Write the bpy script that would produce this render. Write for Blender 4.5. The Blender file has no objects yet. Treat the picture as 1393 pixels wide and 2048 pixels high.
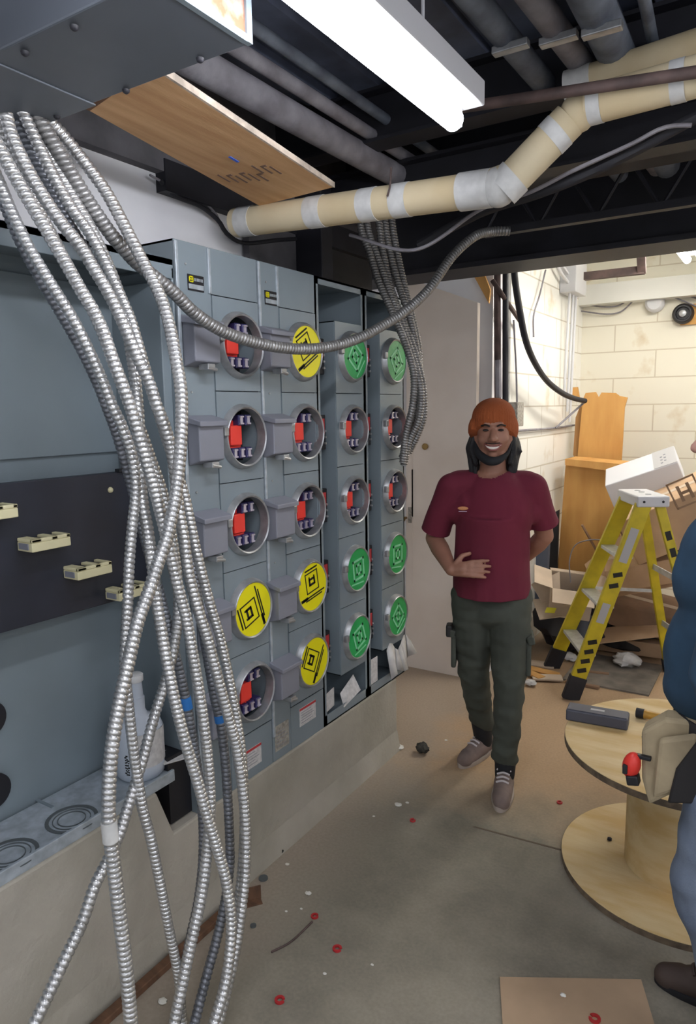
import bpy, bmesh, math, random
import numpy as np
from mathutils import Vector, Matrix, noise
random.seed(7)
R = math.radians
sc = bpy.context.scene
COL = sc.collection

# ------------------------------------------------------------------ camera
F = 1400.0; CX, CY = 696.5, 1024.0; H = 1.68
def _n(v): return v/np.linalg.norm(v)
_Y = _n(np.array([891, 220, -F])); _Z = -np.array([158, -9548, -F]); _Z = _n(_Z-_Z.dot(_Y)*_Y)
_X = np.cross(_Y, _Z); CM = np.array([_X, _Y, _Z]); CAM = np.array([0, 0, H])
cd = bpy.data.cameras.new('camera'); cam = bpy.data.objects.new('camera', cd); COL.objects.link(cam)
cd.sensor_fit = 'VERTICAL'; cd.sensor_height = 36; cd.lens = F/2048*36; cd.clip_start = 0.02
m4 = np.eye(4); m4[:3, :3] = CM; m4[:3, 3] = CAM
cam.matrix_world = Matrix(m4.tolist()); sc.camera = cam
def at(px, py, axis, val):
    """place in the room seen at a point of the photo, on the plane axis = val"""
    d = CM @ np.array([px-CX, CY-py, -F]); a = 'xyz'.index(axis)
    return Vector((CAM+(val-CAM[a])/d[a]*d).tolist())

# ------------------------------------------------------------------ world, exposure
sc.view_settings.view_transform = 'Standard'; sc.view_settings.look = 'None'
sc.view_settings.gamma = 1; sc.view_settings.use_curve_mapping = False
sc.view_settings.exposure = 0.0
w = bpy.data.worlds.new('world'); sc.world = w; w.use_nodes = True
w.node_tree.nodes['Background'].inputs[0].default_value = (0.93, 0.95, 1, 1)
w.node_tree.nodes['Background'].inputs[1].default_value = 1.0
TUBE_MAIN, TUBE_FILL, TUBE_FAR = 50.0, 42.0, 46.0

# ------------------------------------------------------------------ materials
def srgb(c):
    return tuple((v/255/12.92 if v/255 <= .04045 else ((v/255+.055)/1.055)**2.4) for v in c)+(1,)
MATS = {}
def mat(name, col, rough=.6, metal=0, noise_amt=0, nscale=8, col2=None, bump=0, bscale=60, emit=0, spec=.5, stretch=None, trans=0, alpha=1, cmin=.35, cmax=.65):
    if name in MATS: return MATS[name]
    m = bpy.data.materials.new(name); m.use_nodes = True; nt = m.node_tree; b = nt.nodes['Principled BSDF']
    c = srgb(col); b.inputs['Base Color'].default_value = c
    b.inputs['Roughness'].default_value = rough; b.inputs['Metallic'].default_value = metal
    b.inputs['Specular IOR Level'].default_value = spec
    if trans: b.inputs['Transmission Weight'].default_value = trans
    if alpha < 1: b.inputs['Alpha'].default_value = alpha
    tc = nt.nodes.new('ShaderNodeTexCoord'); vec = tc.outputs['Object']
    if stretch:
        mp = nt.nodes.new('ShaderNodeMapping'); mp.inputs['Scale'].default_value = stretch
        nt.links.new(vec, mp.inputs[0]); vec = mp.outputs[0]
    if col2 is not None or noise_amt:
        if col2 is None: col2 = tuple(max(0, v*(1-noise_amt)) for v in col)
        n = nt.nodes.new('ShaderNodeTexNoise'); n.inputs['Scale'].default_value = nscale; n.inputs['Detail'].default_value = 6
        nt.links.new(vec, n.inputs['Vector'])
        r = nt.nodes.new('ShaderNodeValToRGB'); r.color_ramp.elements[0].position = cmin; r.color_ramp.elements[1].position = cmax
        r.color_ramp.elements[0].color = c; r.color_ramp.elements[1].color = srgb(col2)
        nt.links.new(n.outputs[0], r.inputs[0]); nt.links.new(r.outputs[0], b.inputs['Base Color'])
    if bump:
        n2 = nt.nodes.new('ShaderNodeTexNoise'); n2.inputs['Scale'].default_value = bscale; n2.inputs['Detail'].default_value = 4
        nt.links.new(vec, n2.inputs['Vector'])
        bp = nt.nodes.new('ShaderNodeBump'); bp.inputs['Strength'].default_value = bump; bp.inputs['Distance'].default_value = .01
        nt.links.new(n2.outputs[0], bp.inputs['Height']); nt.links.new(bp.outputs[0], b.inputs['Normal'])
    if emit:
        b.inputs['Emission Color'].default_value = c; b.inputs['Emission Strength'].default_value = emit
    MATS[name] = m; return m

GREY = mat('grey enamel', (126, 138, 145), .42, 0, .06, 3)
GREYD = mat('grey plastic cover', (126, 128, 138), .5)
GREYIN = mat('grey enamel inside', (122, 134, 141), .45, 0, .08, 2)
GALV = mat('galvanised plate', (186, 196, 204), .42, .35, .15, 30)
STEEL = mat('zinc ring', (180, 182, 184), .38, .6, .15, 25)
FLEX = mat('flexible zinc conduit', (214, 214, 214), .32, .85, .10, 40)
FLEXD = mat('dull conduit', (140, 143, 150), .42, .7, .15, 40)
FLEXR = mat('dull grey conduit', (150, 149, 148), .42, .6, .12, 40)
RED = mat('red plastic', (226, 58, 48), .4)
BLUE = mat('dark blue plastic', (50, 46, 90), .4)
JAW = mat('jaw metal', (205, 200, 215), .3, .6)
BLACK = mat('black plastic', (24, 24, 30), .5)
PANELBLK = mat('black insulating board', (42, 45, 56), .45, 0, .15, 6)
CREAM = mat('cream porcelain', (212, 205, 166), .5)
YEL = mat('yellow cover', (238, 228, 10), .45)
GRN = mat('green cover', (34, 160, 84), .4)
GRNL = mat('pale green print', (130, 208, 160), .5)
INK = mat('black ink', (22, 22, 20), .6)
PAPER = mat('label paper', (205, 203, 202), .7, 0, .12, 60)
PAPERB = mat('beige label', (170, 165, 155), .7, 0, .25, 70)
LABRED = mat('red print', (180, 50, 55), .6)
WHITEP = mat('white board', (225, 225, 225), .6)
CONC = mat('curb concrete', (150, 145, 132), .9, 0, 0, 2.2, (176, 170, 158), .35, 40)
WALLW = mat('white wall paint', (234, 234, 236), .85, 0, 0, 3, (220, 220, 224), .25, 8)
WALLD = mat('dark grey wall', (104, 102, 106), .9, 0, .3, 5, bump=.4, bscale=25)  # mottled dark grey, set against the white wall paint
DECK = mat('dark painted deck', (112, 120, 142), .6, 0, .3, 5)
BEAM = mat('black steel', (34, 34, 43), .6, 0, .3, 6)
PIPEG = mat('old grey pipe', (146, 144, 150), .7, 0, 0, 9, (112, 108, 114), .3, 40)
PIPEP = mat('dusty pipe', (118, 126, 138), .7, 0, 0, 9, (84, 90, 102), .3, 40)
RUSTY = mat('rust brown pipe', (92, 74, 70), .75, 0, .3, 14)
INSUL = mat('tan pipe jacket', (212, 199, 168), .75, 0, 0, 4, (198, 180, 144), .2, 20)
TAPE = mat('white tape', (210, 210, 208), .6, 0, .08, 30)
PLY = mat('plywood', (218, 176, 128), .7, 0, 0, 5, (198, 152, 106), .1, 40, stretch=(6, .6, 6))
PLYE = mat('plywood edge', (216, 200, 182), .8, 0, .25, 20)
PLYF = mat('orange plywood', (208, 160, 92), .7, 0, 0, 3, (190, 138, 74), 0, 40, stretch=(3, 3, .6))
REELW = mat('reel plywood', (218, 196, 152), .65, 0, 0, 4, (200, 168, 112), .1, 30, stretch=(1, 4, 4))
REELE = mat('reel edge', (120, 104, 86), .8, 0, .3, 30)
CARD = mat('cardboard', (196, 164, 132), .85, 0, .08, 6)
CARDD = mat('dark cardboard', (146, 116, 92), .85, 0, .15, 6)
CARDL = mat('light cardboard', (206, 188, 168), .85, 0, .08, 6)
WHITEC = mat('white carton', (214, 216, 222), .7)
GREYC = mat('grey carton side', (176, 176, 178), .7)
LADY = mat('yellow fibreglass', (206, 186, 34), .5, 0, .12, 12)
ALU = mat('aluminium', (208, 210, 210), .4, .4, .1, 30)
RUB = mat('black rubber', (34, 34, 40), .7)
SKIN = mat('skin', (158, 112, 92), .55, 0, .08, 12)
SKIN2 = mat('pale skin', (188, 142, 128), .55)
HAIR = mat('black hair', (16, 15, 20), .45, bump=.6, bscale=90, stretch=(5, 5, .5))
BEANIE = mat('rust knit', (152, 78, 38), .95, bump=.5, bscale=120, stretch=(4, 4, .6))
SHIRT = mat('maroon cotton', (104, 26, 48), .9, 0, .06, 6)
PANTS = mat('dark green cotton', (70, 74, 66), .9, 0, .12, 8)
SHOE = mat('taupe canvas', (128, 112, 106), .85, 0, .12, 20)
SOLE = mat('shoe sole', (172, 160, 150), .8)
LACE = mat('shoe lace', (205, 198, 200), .8)
MASK = mat('black face mask', (22, 24, 30), .8)
TOOTH = mat('teeth', (232, 222, 212), .4)
LIP = mat('lips', (132, 74, 70), .5)
EYEB = mat('brow and eye', (30, 22, 22), .5)
HOOD = mat('blue knit jumper', (48, 76, 100), .95, 0, .15, 10)
JEAN = mat('washed denim', (128, 140, 158), .9, 0, 0, 5, (92, 104, 126), .2, 200)
CANVAS = mat('canvas pouch', (176, 160, 130), .9, 0, .12, 12)
LEATH = mat('black leather', (34, 32, 34), .6)
BOXG = mat('grey tool case', (74, 76, 88), .5)
TEAL = mat('teal handle', (30, 120, 126), .45)
AMBER = mat('amber handle', (176, 132, 50), .4)
BOTT = mat('white bottle plastic', (200, 208, 220), .4, trans=.15)
BTAPE = mat('blue tape', (44, 120, 196), .5)
WOODB = mat('brown timber', (112, 80, 58), .8, 0, .25, 10, stretch=(1, 4, 1))
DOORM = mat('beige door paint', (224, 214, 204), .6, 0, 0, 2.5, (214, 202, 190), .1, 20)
BRASS = mat('brass', (150, 124, 80), .35, .8)
TUBEM = mat('lit tube', (246, 248, 255), .5, emit=TUBE_MAIN)
TUBEFILL = mat('added fill tube', (246, 248, 255), .5, emit=TUBE_FILL)  # tubes of the two added fill fittings
TUBEF = mat('lit tube far room', (255, 250, 240), .5, emit=TUBE_FAR)
FIXT = mat('white fixture enamel', (205, 206, 210), .4)
WHITEF = mat('white duct board', (226, 226, 220), .7)
ORANGE = mat('orange primer plate', (142, 86, 60), .7, 0, 0, 30, (160, 140, 132), cmin=.4, cmax=.7)
CLUMP = mat('dark debris', (70, 68, 62), .9, 0, .4, 60)
CHIPM = mat('paint chip', (222, 220, 212), .8)
REDF = mat('red knockout', (176, 40, 44), .5)
GDISC = mat('grey slug', (104, 110, 112), .45, .5)
DUCTG = mat('grey wireway', (98, 104, 113), .45, 0, .08, 3)
RAGM = mat('white rag', (214, 212, 210), .9, 0, .1, 20)

def floor_mat():
    m = bpy.data.materials.new('worn concrete floor'); m.use_nodes = True; nt = m.node_tree; b = nt.nodes['Principled BSDF']
    N = nt.nodes.new; L = nt.links.new
    geo = N('ShaderNodeNewGeometry')
    n = N('ShaderNodeTexNoise'); n.inputs['Scale'].default_value = 2.2; n.inputs['Detail'].default_value = 8; n.inputs['Roughness'].default_value = .65
    L(geo.outputs['Position'], n.inputs['Vector'])
    r = N('ShaderNodeValToRGB'); e = r.color_ramp.elements
    e[0].position = .36; e[0].color = srgb((128, 122, 108)); e[1].position = .62; e[1].color = srgb((158, 150, 134)); L(n.outputs[0], r.inputs[0])
    sx = N('ShaderNodeSeparateXYZ'); L(geo.outputs['Position'], sx.inputs[0])
    # brown dusty slab beyond y = 2.6 with ragged edge
    ad = N('ShaderNodeMath'); ad.operation = 'MULTIPLY_ADD'; L(n.outputs[0], ad.inputs[0]); ad.inputs[1].default_value = .9; L(sx.outputs['Y'], ad.inputs[2])
    mr = N('ShaderNodeMapRange'); L(ad.outputs[0], mr.inputs[0]); mr.inputs[1].default_value = 2.9; mr.inputs[2].default_value = 3.5
    mx = N('ShaderNodeMix'); mx.data_type = 'RGBA'; L(mr.outputs[0], mx.inputs[0]); L(r.outputs[0], mx.inputs[6]); mx.inputs[7].default_value = srgb((190, 160, 126))
    # pale dust along the curb foot
    m2 = N('ShaderNodeMath'); m2.operation = 'MULTIPLY_ADD'; L(n.outputs[0], m2.inputs[0]); m2.inputs[1].default_value = .8; L(sx.outputs['X'], m2.inputs[2])
    r2 = N('ShaderNodeMapRange'); L(m2.outputs[0], r2.inputs[0]); r2.inputs[1].default_value = -1.12; r2.inputs[2].default_value = -.85; r2.inputs[3].default_value = .75; r2.inputs[4].default_value = 0
    mx2 = N('ShaderNodeMix'); mx2.data_type = 'RGBA'; L(r2.outputs[0], mx2.inputs[0]); L(mx.outputs[2], mx2.inputs[6]); mx2.inputs[7].default_value = srgb((172, 158, 142))
    f = N('ShaderNodeTexNoise'); f.inputs['Scale'].default_value = 90; f.inputs['Detail'].default_value = 4; L(geo.outputs['Position'], f.inputs['Vector'])
    mx3 = N('ShaderNodeMix'); mx3.data_type = 'RGBA'; mx3.blend_type = 'MULTIPLY'; mx3.inputs[0].default_value = .35
    L(mx2.outputs[2], mx3.inputs[6]); L(f.outputs[0], mx3.inputs[7])
    L(mx3.outputs[2], b.inputs['Base Color']); b.inputs['Roughness'].default_value = .75
    bp = N('ShaderNodeBump'); bp.inputs['Strength'].default_value = .3; bp.inputs['Distance'].default_value = .01; L(n.outputs[0], bp.inputs['Height']); L(bp.outputs[0], b.inputs['Normal'])
    return m
def block_mat(name, base, joint, rot):
    m = bpy.data.materials.new(name); m.use_nodes = True; nt = m.node_tree; b = nt.nodes['Principled BSDF']
    N = nt.nodes.new; L = nt.links.new
    geo = N('ShaderNodeNewGeometry'); mp = N('ShaderNodeMapping'); mp.inputs['Rotation'].default_value = rot
    L(geo.outputs['Position'], mp.inputs[0])
    br = N('ShaderNodeTexBrick'); br.inputs['Scale'].default_value = 1; br.inputs['Brick Width'].default_value = .62; br.inputs['Row Height'].default_value = .21
    br.inputs['Mortar Size'].default_value = .005; br.inputs['Color1'].default_value = srgb(base); br.inputs['Color2'].default_value = srgb(base); br.inputs['Mortar'].default_value = srgb(joint)
    L(mp.outputs[0], br.inputs['Vector'])
    n = N('ShaderNodeTexNoise'); n.inputs['Scale'].default_value = 3.5; n.inputs['Detail'].default_value = 6; L(geo.outputs['Position'], n.inputs['Vector'])
    r = N('ShaderNodeValToRGB'); e = r.color_ramp.elements; e[0].position = .60; e[0].color = (1, 1, 1, 1); e[1].position = .75; e[1].color = srgb((224, 206, 178))
    L(n.outputs[0], r.inputs[0])
    mx = N('ShaderNodeMix'); mx.data_type = 'RGBA'; mx.blend_type = 'MULTIPLY'; mx.inputs[0].default_value = 1
    L(br.outputs[0], mx.inputs[6]); L(r.outputs[0], mx.inputs[7]); L(mx.outputs[2], b.inputs['Base Color']); b.inputs['Roughness'].default_value = .7
    bp = N('ShaderNodeBump'); bp.inputs['Strength'].default_value = .4; bp.inputs['Distance'].default_value = .005; L(br.outputs['Fac'], bp.inputs['Height']); bp.invert = True; L(bp.outputs[0], b.inputs['Normal'])
    return m

# ------------------------------------------------------------------ mesh builder
WL = {}
def V(*a): return Vector(a)
def basis(d):
    d = Vector(d).normalized(); u = Vector((0, 0, 1)) if abs(d.z) < .9 else Vector((1, 0, 0))
    a = d.cross(u).normalized(); b = d.cross(a).normalized(); return a, b, d
class MB:
    def __init__(s): s.v = []; s.f = []
    def add(s, vs, fs):
        k = len(s.v); s.v += [Vector(p) for p in vs]; s.f += [tuple(i+k for i in f) for f in fs]; return s
    def hexa(s, P):   # 8 corners: bottom 4 then top 4
        return s.add(P, [(0, 3, 2, 1), (4, 5, 6, 7), (0, 1, 5, 4), (1, 2, 6, 5), (2, 3, 7, 6), (3, 0, 4, 7)])
    def box(s, x0, x1, y0, y1, z0, z1):
        return s.hexa([(x0, y0, z0), (x1, y0, z0), (x1, y1, z0), (x0, y1, z0), (x0, y0, z1), (x1, y0, z1), (x1, y1, z1), (x0, y1, z1)])
    def obox(s, c, ax, ay, az, dx, dy, dz):
        c = Vector(c); ax, ay, az = [Vector(q).normalized() for q in (ax, ay, az)]; P = []
        for k in (-1, 1):
            for i, j in ((-1, -1), (1, -1), (1, 1), (-1, 1)): P.append(c+ax*dx/2*i+ay*dy/2*j+az*dz/2*k)
        return s.hexa(P)
    def beam(s, a, b, wx, wy, up=(0, 0, 1)):
        a, b = Vector(a), Vector(b); d = (b-a); u = d.cross(Vector(up)).normalized(); v = u.cross(d).normalized()
        return s.obox((a+b)/2, u, v, d, wx, wy, d.length)
    def lathe(s, prof, o, d, seg=24, caps=True):
        a, b, d = basis(d); o = Vector(o); vs = []; fs = []
        for t, r in prof:
            for i in range(seg):
                an = 2*math.pi*i/seg; vs.append(o+d*t+(a*math.cos(an)+b*math.sin(an))*r)
        n = len(prof)
        for k in range(n-1):
            for i in range(seg): j = (i+1) % seg; fs.append((k*seg+i, k*seg+j, (k+1)*seg+j, (k+1)*seg+i))
        if caps: fs.append(tuple(range(seg-1, -1, -1))); fs.append(tuple((n-1)*seg+i for i in range(seg)))
        return s.add(vs, fs)
    def cyl(s, a, b, r, r2=None, seg=16):
        a, b = Vector(a), Vector(b); return s.lathe([(0, r), ((b-a).length, r if r2 is None else r2)], a, b-a, seg)
    def ball(s, c, rx, ry=None, rz=None, rot=None, seg=16, rings=10):
        ry = ry or rx; rz = rz or rx; vs = []; fs = []; M = rot or Matrix.Identity(3); c = Vector(c)
        for k in range(1, rings):
            th = math.pi*k/rings
            for i in range(seg):
                an = 2*math.pi*i/seg
                vs.append(c+M @ Vector((rx*math.sin(th)*math.cos(an), ry*math.sin(th)*math.sin(an), rz*math.cos(th))))
        for k in range(rings-2):
            for i in range(seg): j = (i+1) % seg; fs.append((k*seg+i, (k+1)*seg+i, (k+1)*seg+j, k*seg+j))
        t = len(vs); vs.append(c+M @ Vector((0, 0, rz))); vs.append(c+M @ Vector((0, 0, -rz)))
        for i in range(seg): j = (i+1) % seg; fs.append((t, i, j)); fs.append((t+1, (rings-2)*seg+j, (rings-2)*seg+i))
        return s.add(vs, fs)
    def cap(s, a, b, ra, rb, seg=16):   # round cone
        a, b = Vector(a), Vector(b); L = (b-a).length; prof = []
        for k in range(7): t = math.pi/2*k/6; prof.append((-ra*math.cos(t), max(ra*math.sin(t), ra*.02)))
        for k in range(7): t = math.pi/2*(1-k/6); prof.append((L+rb*math.cos(t), max(rb*math.sin(t), rb*.02)))
        prof = sorted(prof, key=lambda q: q[0]) if L > abs(ra-rb) else prof
        return s.lathe(prof, a, b-a, seg)
    def prism(s, pts, ext):   # polygon of 3d points extruded by ext
        n = len(pts); e = Vector(ext); vs = [Vector(p) for p in pts]+[Vector(p)+e for p in pts]
        return s.add(vs, [tuple(range(n-1, -1, -1)), tuple(range(n, 2*n))]+[(i, (i+1) % n, n+(i+1) % n, n+i) for i in range(n)])
    def tube(s, pts, r, seg=10, step=.02, rf=None, closed_caps=True):
        P = spline(pts, step); n = len(P)
        T = [(P[min(i+1, n-1)]-P[max(i-1, 0)]).normalized() for i in range(n)]
        a, b, _ = basis(T[0]); vs = []; fs = []
        for i in range(n):
            a = (a-T[i]*a.dot(T[i])).normalized(); b = T[i].cross(a)
            for k in range(seg):
                an = 2*math.pi*k/seg; rr = rf(i*step, an) if rf else r
                vs.append(P[i]+(a*math.cos(an)+b*math.sin(an))*rr)
        for i in range(n-1):
            for k in range(seg): j = (k+1) % seg; fs.append((i*seg+k, i*seg+j, (i+1)*seg+j, (i+1)*seg+k))
        if closed_caps: fs.append(tuple(range(seg-1, -1, -1))); fs.append(tuple((n-1)*seg+k for k in range(seg)))
        return s.add(vs, fs)
    def build(s, name, m, parent=None, smooth=False, bevel=0, origin=None):
        if parent is not None: o0 = WL[parent.name]
        elif origin is not None: o0 = Vector(origin)
        else:
            xs, ys, zs = zip(*[tuple(p) for p in s.v]); o0 = Vector(((min(xs)+max(xs))/2, (min(ys)+max(ys))/2, min(zs)))
        me = bpy.data.meshes.new(name); me.from_pydata([tuple(p-o0) for p in s.v], [], s.f)
        bm = bmesh.new(); bm.from_mesh(me); bmesh.ops.recalc_face_normals(bm, faces=bm.faces); bm.to_mesh(me); bm.free()
        me.materials.append(m)
        if smooth: me.polygons.foreach_set('use_smooth', [True]*len(me.polygons))
        o = bpy.data.objects.new(name, me); COL.objects.link(o)
        if parent is not None: o.parent = parent
        else: o.location = o0
        WL[o.name] = o0
        if bevel:
            b = o.modifiers.new('bevel', 'BEVEL'); b.width = bevel; b.segments = 2; b.limit_method = 'ANGLE'; b.angle_limit = R(40)
        if smooth and not bevel:
            try: me.set_sharp_from_angle(angle=R(45))
            except Exception: pass
        return o
def spline(pts, step):
    pts = [Vector(p) for p in pts]
    if len(pts) == 2:
        n = max(2, int((pts[1]-pts[0]).length/step)); return [pts[0].lerp(pts[1], i/n) for i in range(n+1)]
    Q = [pts[0]*2-pts[1]]+pts+[pts[-1]*2-pts[-2]]; D = []
    for i in range(1, len(Q)-2):
        p0, p1, p2, p3 = Q[i-1:i+3]
        for k in range(12):
            t = k/12; D.append(.5*((2*p1)+(p2-p0)*t+(2*p0-5*p1+4*p2-p3)*t*t+(3*p1-p0-3*p2+p3)*t**3))
    D.append(pts[-1]); out = [D[0]]; need = step; prev = D[0]
    for q in D[1:]:
        d = (q-prev).length
        while d >= need and d > 1e-9:
            prev = prev.lerp(q, need/d); out.append(prev.copy()); d = (q-prev).length; need = step
        need -= d; prev = q
    return out if len(out) > 1 else [pts[0], pts[-1]]
def tag(o, label=None, cat=None, group=None, kind=None):
    if label: o['label'] = label
    if cat: o['category'] = cat
    if group: o['group'] = group
    if kind: o['kind'] = kind
    return o
def thing(name, label, cat, loc, group=None):
    o = bpy.data.objects.new(name, None); COL.objects.link(o); o.location = Vector(loc); o.empty_display_size = .05
    WL[o.name] = Vector(loc); return tag(o, label, cat, group)
def struct(name, mb, m, **k):
    o = mb.build(name, m, **k); o['kind'] = 'structure'; return o
def remesh(mb, name, m, parent, voxel=.006, smooth=6, post=None, cuts=()):
    """fuse overlapping shells into one continuous skin"""
    o0 = WL[parent.name]
    me = bpy.data.meshes.new('t'); me.from_pydata([tuple(p-o0) for p in mb.v], [], mb.f)
    bm = bmesh.new(); bm.from_mesh(me); bmesh.ops.recalc_face_normals(bm, faces=bm.faces); bm.to_mesh(me); bm.free()
    o = bpy.data.objects.new('t', me); COL.objects.link(o)
    r = o.modifiers.new('r', 'REMESH'); r.mode = 'VOXEL'; r.voxel_size = voxel
    if smooth: sm = o.modifiers.new('s', 'SMOOTH'); sm.iterations = smooth; sm.factor = .6
    dg = bpy.context.evaluated_depsgraph_get(); me2 = bpy.data.meshes.new_from_object(o.evaluated_get(dg)); bpy.data.objects.remove(o)
    for co, no in cuts:
        bm = bmesh.new(); bm.from_mesh(me2)
        bmesh.ops.bisect_plane(bm, geom=bm.verts[:]+bm.edges[:]+bm.faces[:], plane_co=Vector(co)-o0, plane_no=Vector(no), clear_outer=True)
        ed = [e for e in bm.edges if e.is_boundary]
        if ed: bmesh.ops.holes_fill(bm, edges=ed, sides=0)
        bm.to_mesh(me2); bm.free()
    if post:
        for v in me2.vertices: v.co = post(v.co+o0)-o0
    me2.materials.clear(); me2.materials.append(m); me2.name = name
    me2.polygons.foreach_set('use_smooth', [True]*len(me2.polygons))
    ob = bpy.data.objects.new(name, me2); COL.objects.link(ob); ob.parent = parent; WL[ob.name] = o0
    return ob

# ================================================================== SETTING
FX = -1.57         # front face of the meter cabinets
CZ0, CZ1 = .37, 2.185
FM = floor_mat(); BLK = block_mat('painted block side wall', (232, 231, 224), (196, 190, 176), (0, R(90), R(90))); BLK2 = block_mat('painted block end wall', (232, 228, 212), (205, 196, 176), (R(90), 0, 0))
struct('floor', MB().box(-2.6, 3, -1.5, 6.2, -.1, 0), FM)
struct('wall_left', MB().box(-2.2, -1.83, -1.5, 3.12, 0, 2.46), WALLW)
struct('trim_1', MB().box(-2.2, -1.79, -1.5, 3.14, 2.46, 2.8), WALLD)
struct('wall_left', MB().box(-2.6, -2.3, 3.12, 4.08, 0, 2.8), WALLW)
struct('wall_back', MB().box(-2.6, -1.54, 4.08, 4.28, 0, 2.8), WALLW)
struct('wall_left', MB().box(-1.7, -1.5, 4.28, 6.0, 0, 3.0), BLK)
struct('wall_end', MB().box(-2.6, 3, 6.0, 6.2, 0, 3.2), BLK2)
struct('wall_right', MB().box(2.9, 3.1, 2, 6.2, 0, 3.2), WALLW)
struct('ceiling', MB().box(-1.7, 3, 3.75, 6.2, 2.98, 3.1), WHITEF)
# corrugated dark deck over the near room
mb = MB(); x = -2.2
while x < 2.9:
    mb.box(x, x+.10, -1.5, 3.7, 2.80, 2.84); mb.box(x+.10, x+.20, -1.5, 3.7, 2.83, 2.87); x += .20
struct('ceiling', mb, DECK)
# deep black beam across the room and the lower flange
b = struct('trim_2', MB().box(-2.3, 3, 3.50, 3.62, 2.40, 2.80), BEAM)
struct('trim_3', MB().box(-2.3, 3, 3.42, 3.70, 2.375, 2.40), BEAM)
struct('trim_4', MB().box(-2.3, 3, 2.86, 2.98, 2.56, 2.80), BEAM)
# curb under the cabinets
mb = MB().box(-1.84, -1.565, -1.2, 2.90, 0, .37)
mb = MB().prism([(-1.84, -1.2, 0), (-1.84, 2.90, 0), (-1.84, 2.90, .37), (-1.84, 1.42, .37), (-1.84, 1.36, .535), (-1.84, -1.2, .535)], (.275, 0, 0))
struct('curb', mb, CONC, bevel=.008)
struct('trim_5', MB().prism([(-1.565, -1.2, .0), (-1.545, -1.2, 0), (-1.565, -1.2, .10)], (0, 4.1, 0)), CONC)
o = MB().box(-1.53, -1.50, -.9, 1.70, 0, .022).build('timber_strip', WOODB, bevel=.003)
tag(o, 'long brown timber strip lying along the foot of the concrete curb', 'timber strip')
# floor joint
struct('trim_6', MB().prism([(-.99, 2.47, -.001), (-.98, 2.478, -.001), (-.30, 2.535, -.001), (-.30, 2.525, -.001)], (0, 0, .0025)), mat('joint', (96, 84, 70), .9))

# leaning beige door beyond the cabinets
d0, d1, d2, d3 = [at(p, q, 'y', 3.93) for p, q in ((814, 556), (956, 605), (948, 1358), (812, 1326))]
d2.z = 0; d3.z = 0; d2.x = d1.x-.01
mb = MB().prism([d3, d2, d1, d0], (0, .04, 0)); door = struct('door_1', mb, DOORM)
k = at(852, 893, 'y', 3.93); MB().lathe([(0, .018), (.012, .020), (.016, .010)], k, (0, -1, 0)).build('door_viewer', BRASS, door, smooth=True)
k = at(821, 1030, 'y', 3.93); mb = MB().box(k.x-.012, k.x+.012, 3.924, 3.93, k.z-.05, k.z+.05); lk = mb.build('lock_plate', PAPERB, door)
MB().lathe([(0, .008), (.04, .010), (.045, .02), (.07, .02)], (k.x-.03, 3.93, k.z-.02), (0, -1, 0)).build('door_handle', BRASS, door, smooth=True)
mb = MB()
for zz in (.55, 1.0): mb.box(d3.x+.05, d3.x+.057, 3.927, 3.93, zz, zz+.75)
mb.build('panel_moulding', DOORM, door)

# ================================================================== LIGHTS (fluorescent fittings, with two unseen ones added for fill)
def fixture(name_label, x0, y0, y1, z, tube_mat, group=None, tilt=0, axis='y', wide=.115):
    t = thing('fluorescent_light', name_label, 'ceiling light', (x0, (y0+y1)/2, z), group)
    def mp(mb):
        if axis == 'x':
            c = Vector((x0, (y0+y1)/2, 0)); mb.v = [Vector((c.x+(p.y-c.y), c.y+(p.x-c.x), p.z)) for p in mb.v]
        return mb
    w2 = wide/2
    mp(MB().box(x0-w2, x0+w2, y0, y1, z+.03, z+.085)).build('housing', FIXT, t, bevel=.004)
    r = .024
    for sgn in ((0,) if wide < .14 else (-.045, .045)):
        mp(MB().lathe([(0, r*.6), (.006, r), (y1-y0-.066, r), (y1-y0-.06, r*.6)], (x0+sgn, y0+.03, z), (0, 1, 0), 20)).build('tube', tube_mat, t, smooth=True)
        for yy in (y0+.012, y1-.035):
            mp(MB().box(x0+sgn-.014, x0+sgn+.014, yy, yy+.018, z-.012, z+.032)).build('lamp_holder', FIXT, t, bevel=.002)
    for yy in (y0+.2, y1-.2):
        mp(MB().cyl((x0, yy, z+.08), (x0, yy, 2.81 if z < 2.6 else 2.99), .004, seg=8)).build('hanger_rod', FIXT, t)
    return t
fixture('bare tube fluorescent light hanging above the meter cabinets, nearest the camera', -.715, .42, 1.66, 2.345, TUBEM, wide=.125)
fixture('added fill light, a fluorescent fitting unseen behind the viewpoint', .9, -1.2, .1, 2.5, TUBEFILL, wide=.2)  # added out of view to raise the ambient light
fixture('second added fill light, a fluorescent fitting out of view on the right', 1.9, 1.2, 2.5, 2.5, TUBEFILL, wide=.2)  # added out of view to brighten the door and floor
lf = at(1372, 522, 'z', 2.62)
fixture('far fluorescent light hanging at the right edge of the white back room', lf.x+.06, 4.1, lf.y, 2.62, TUBEF, wide=.2)
fixture('fluorescent light high in the back room, hidden behind the black beam', .5, 4.3, 5.6, 2.80, TUBEF, wide=.2)

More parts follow.
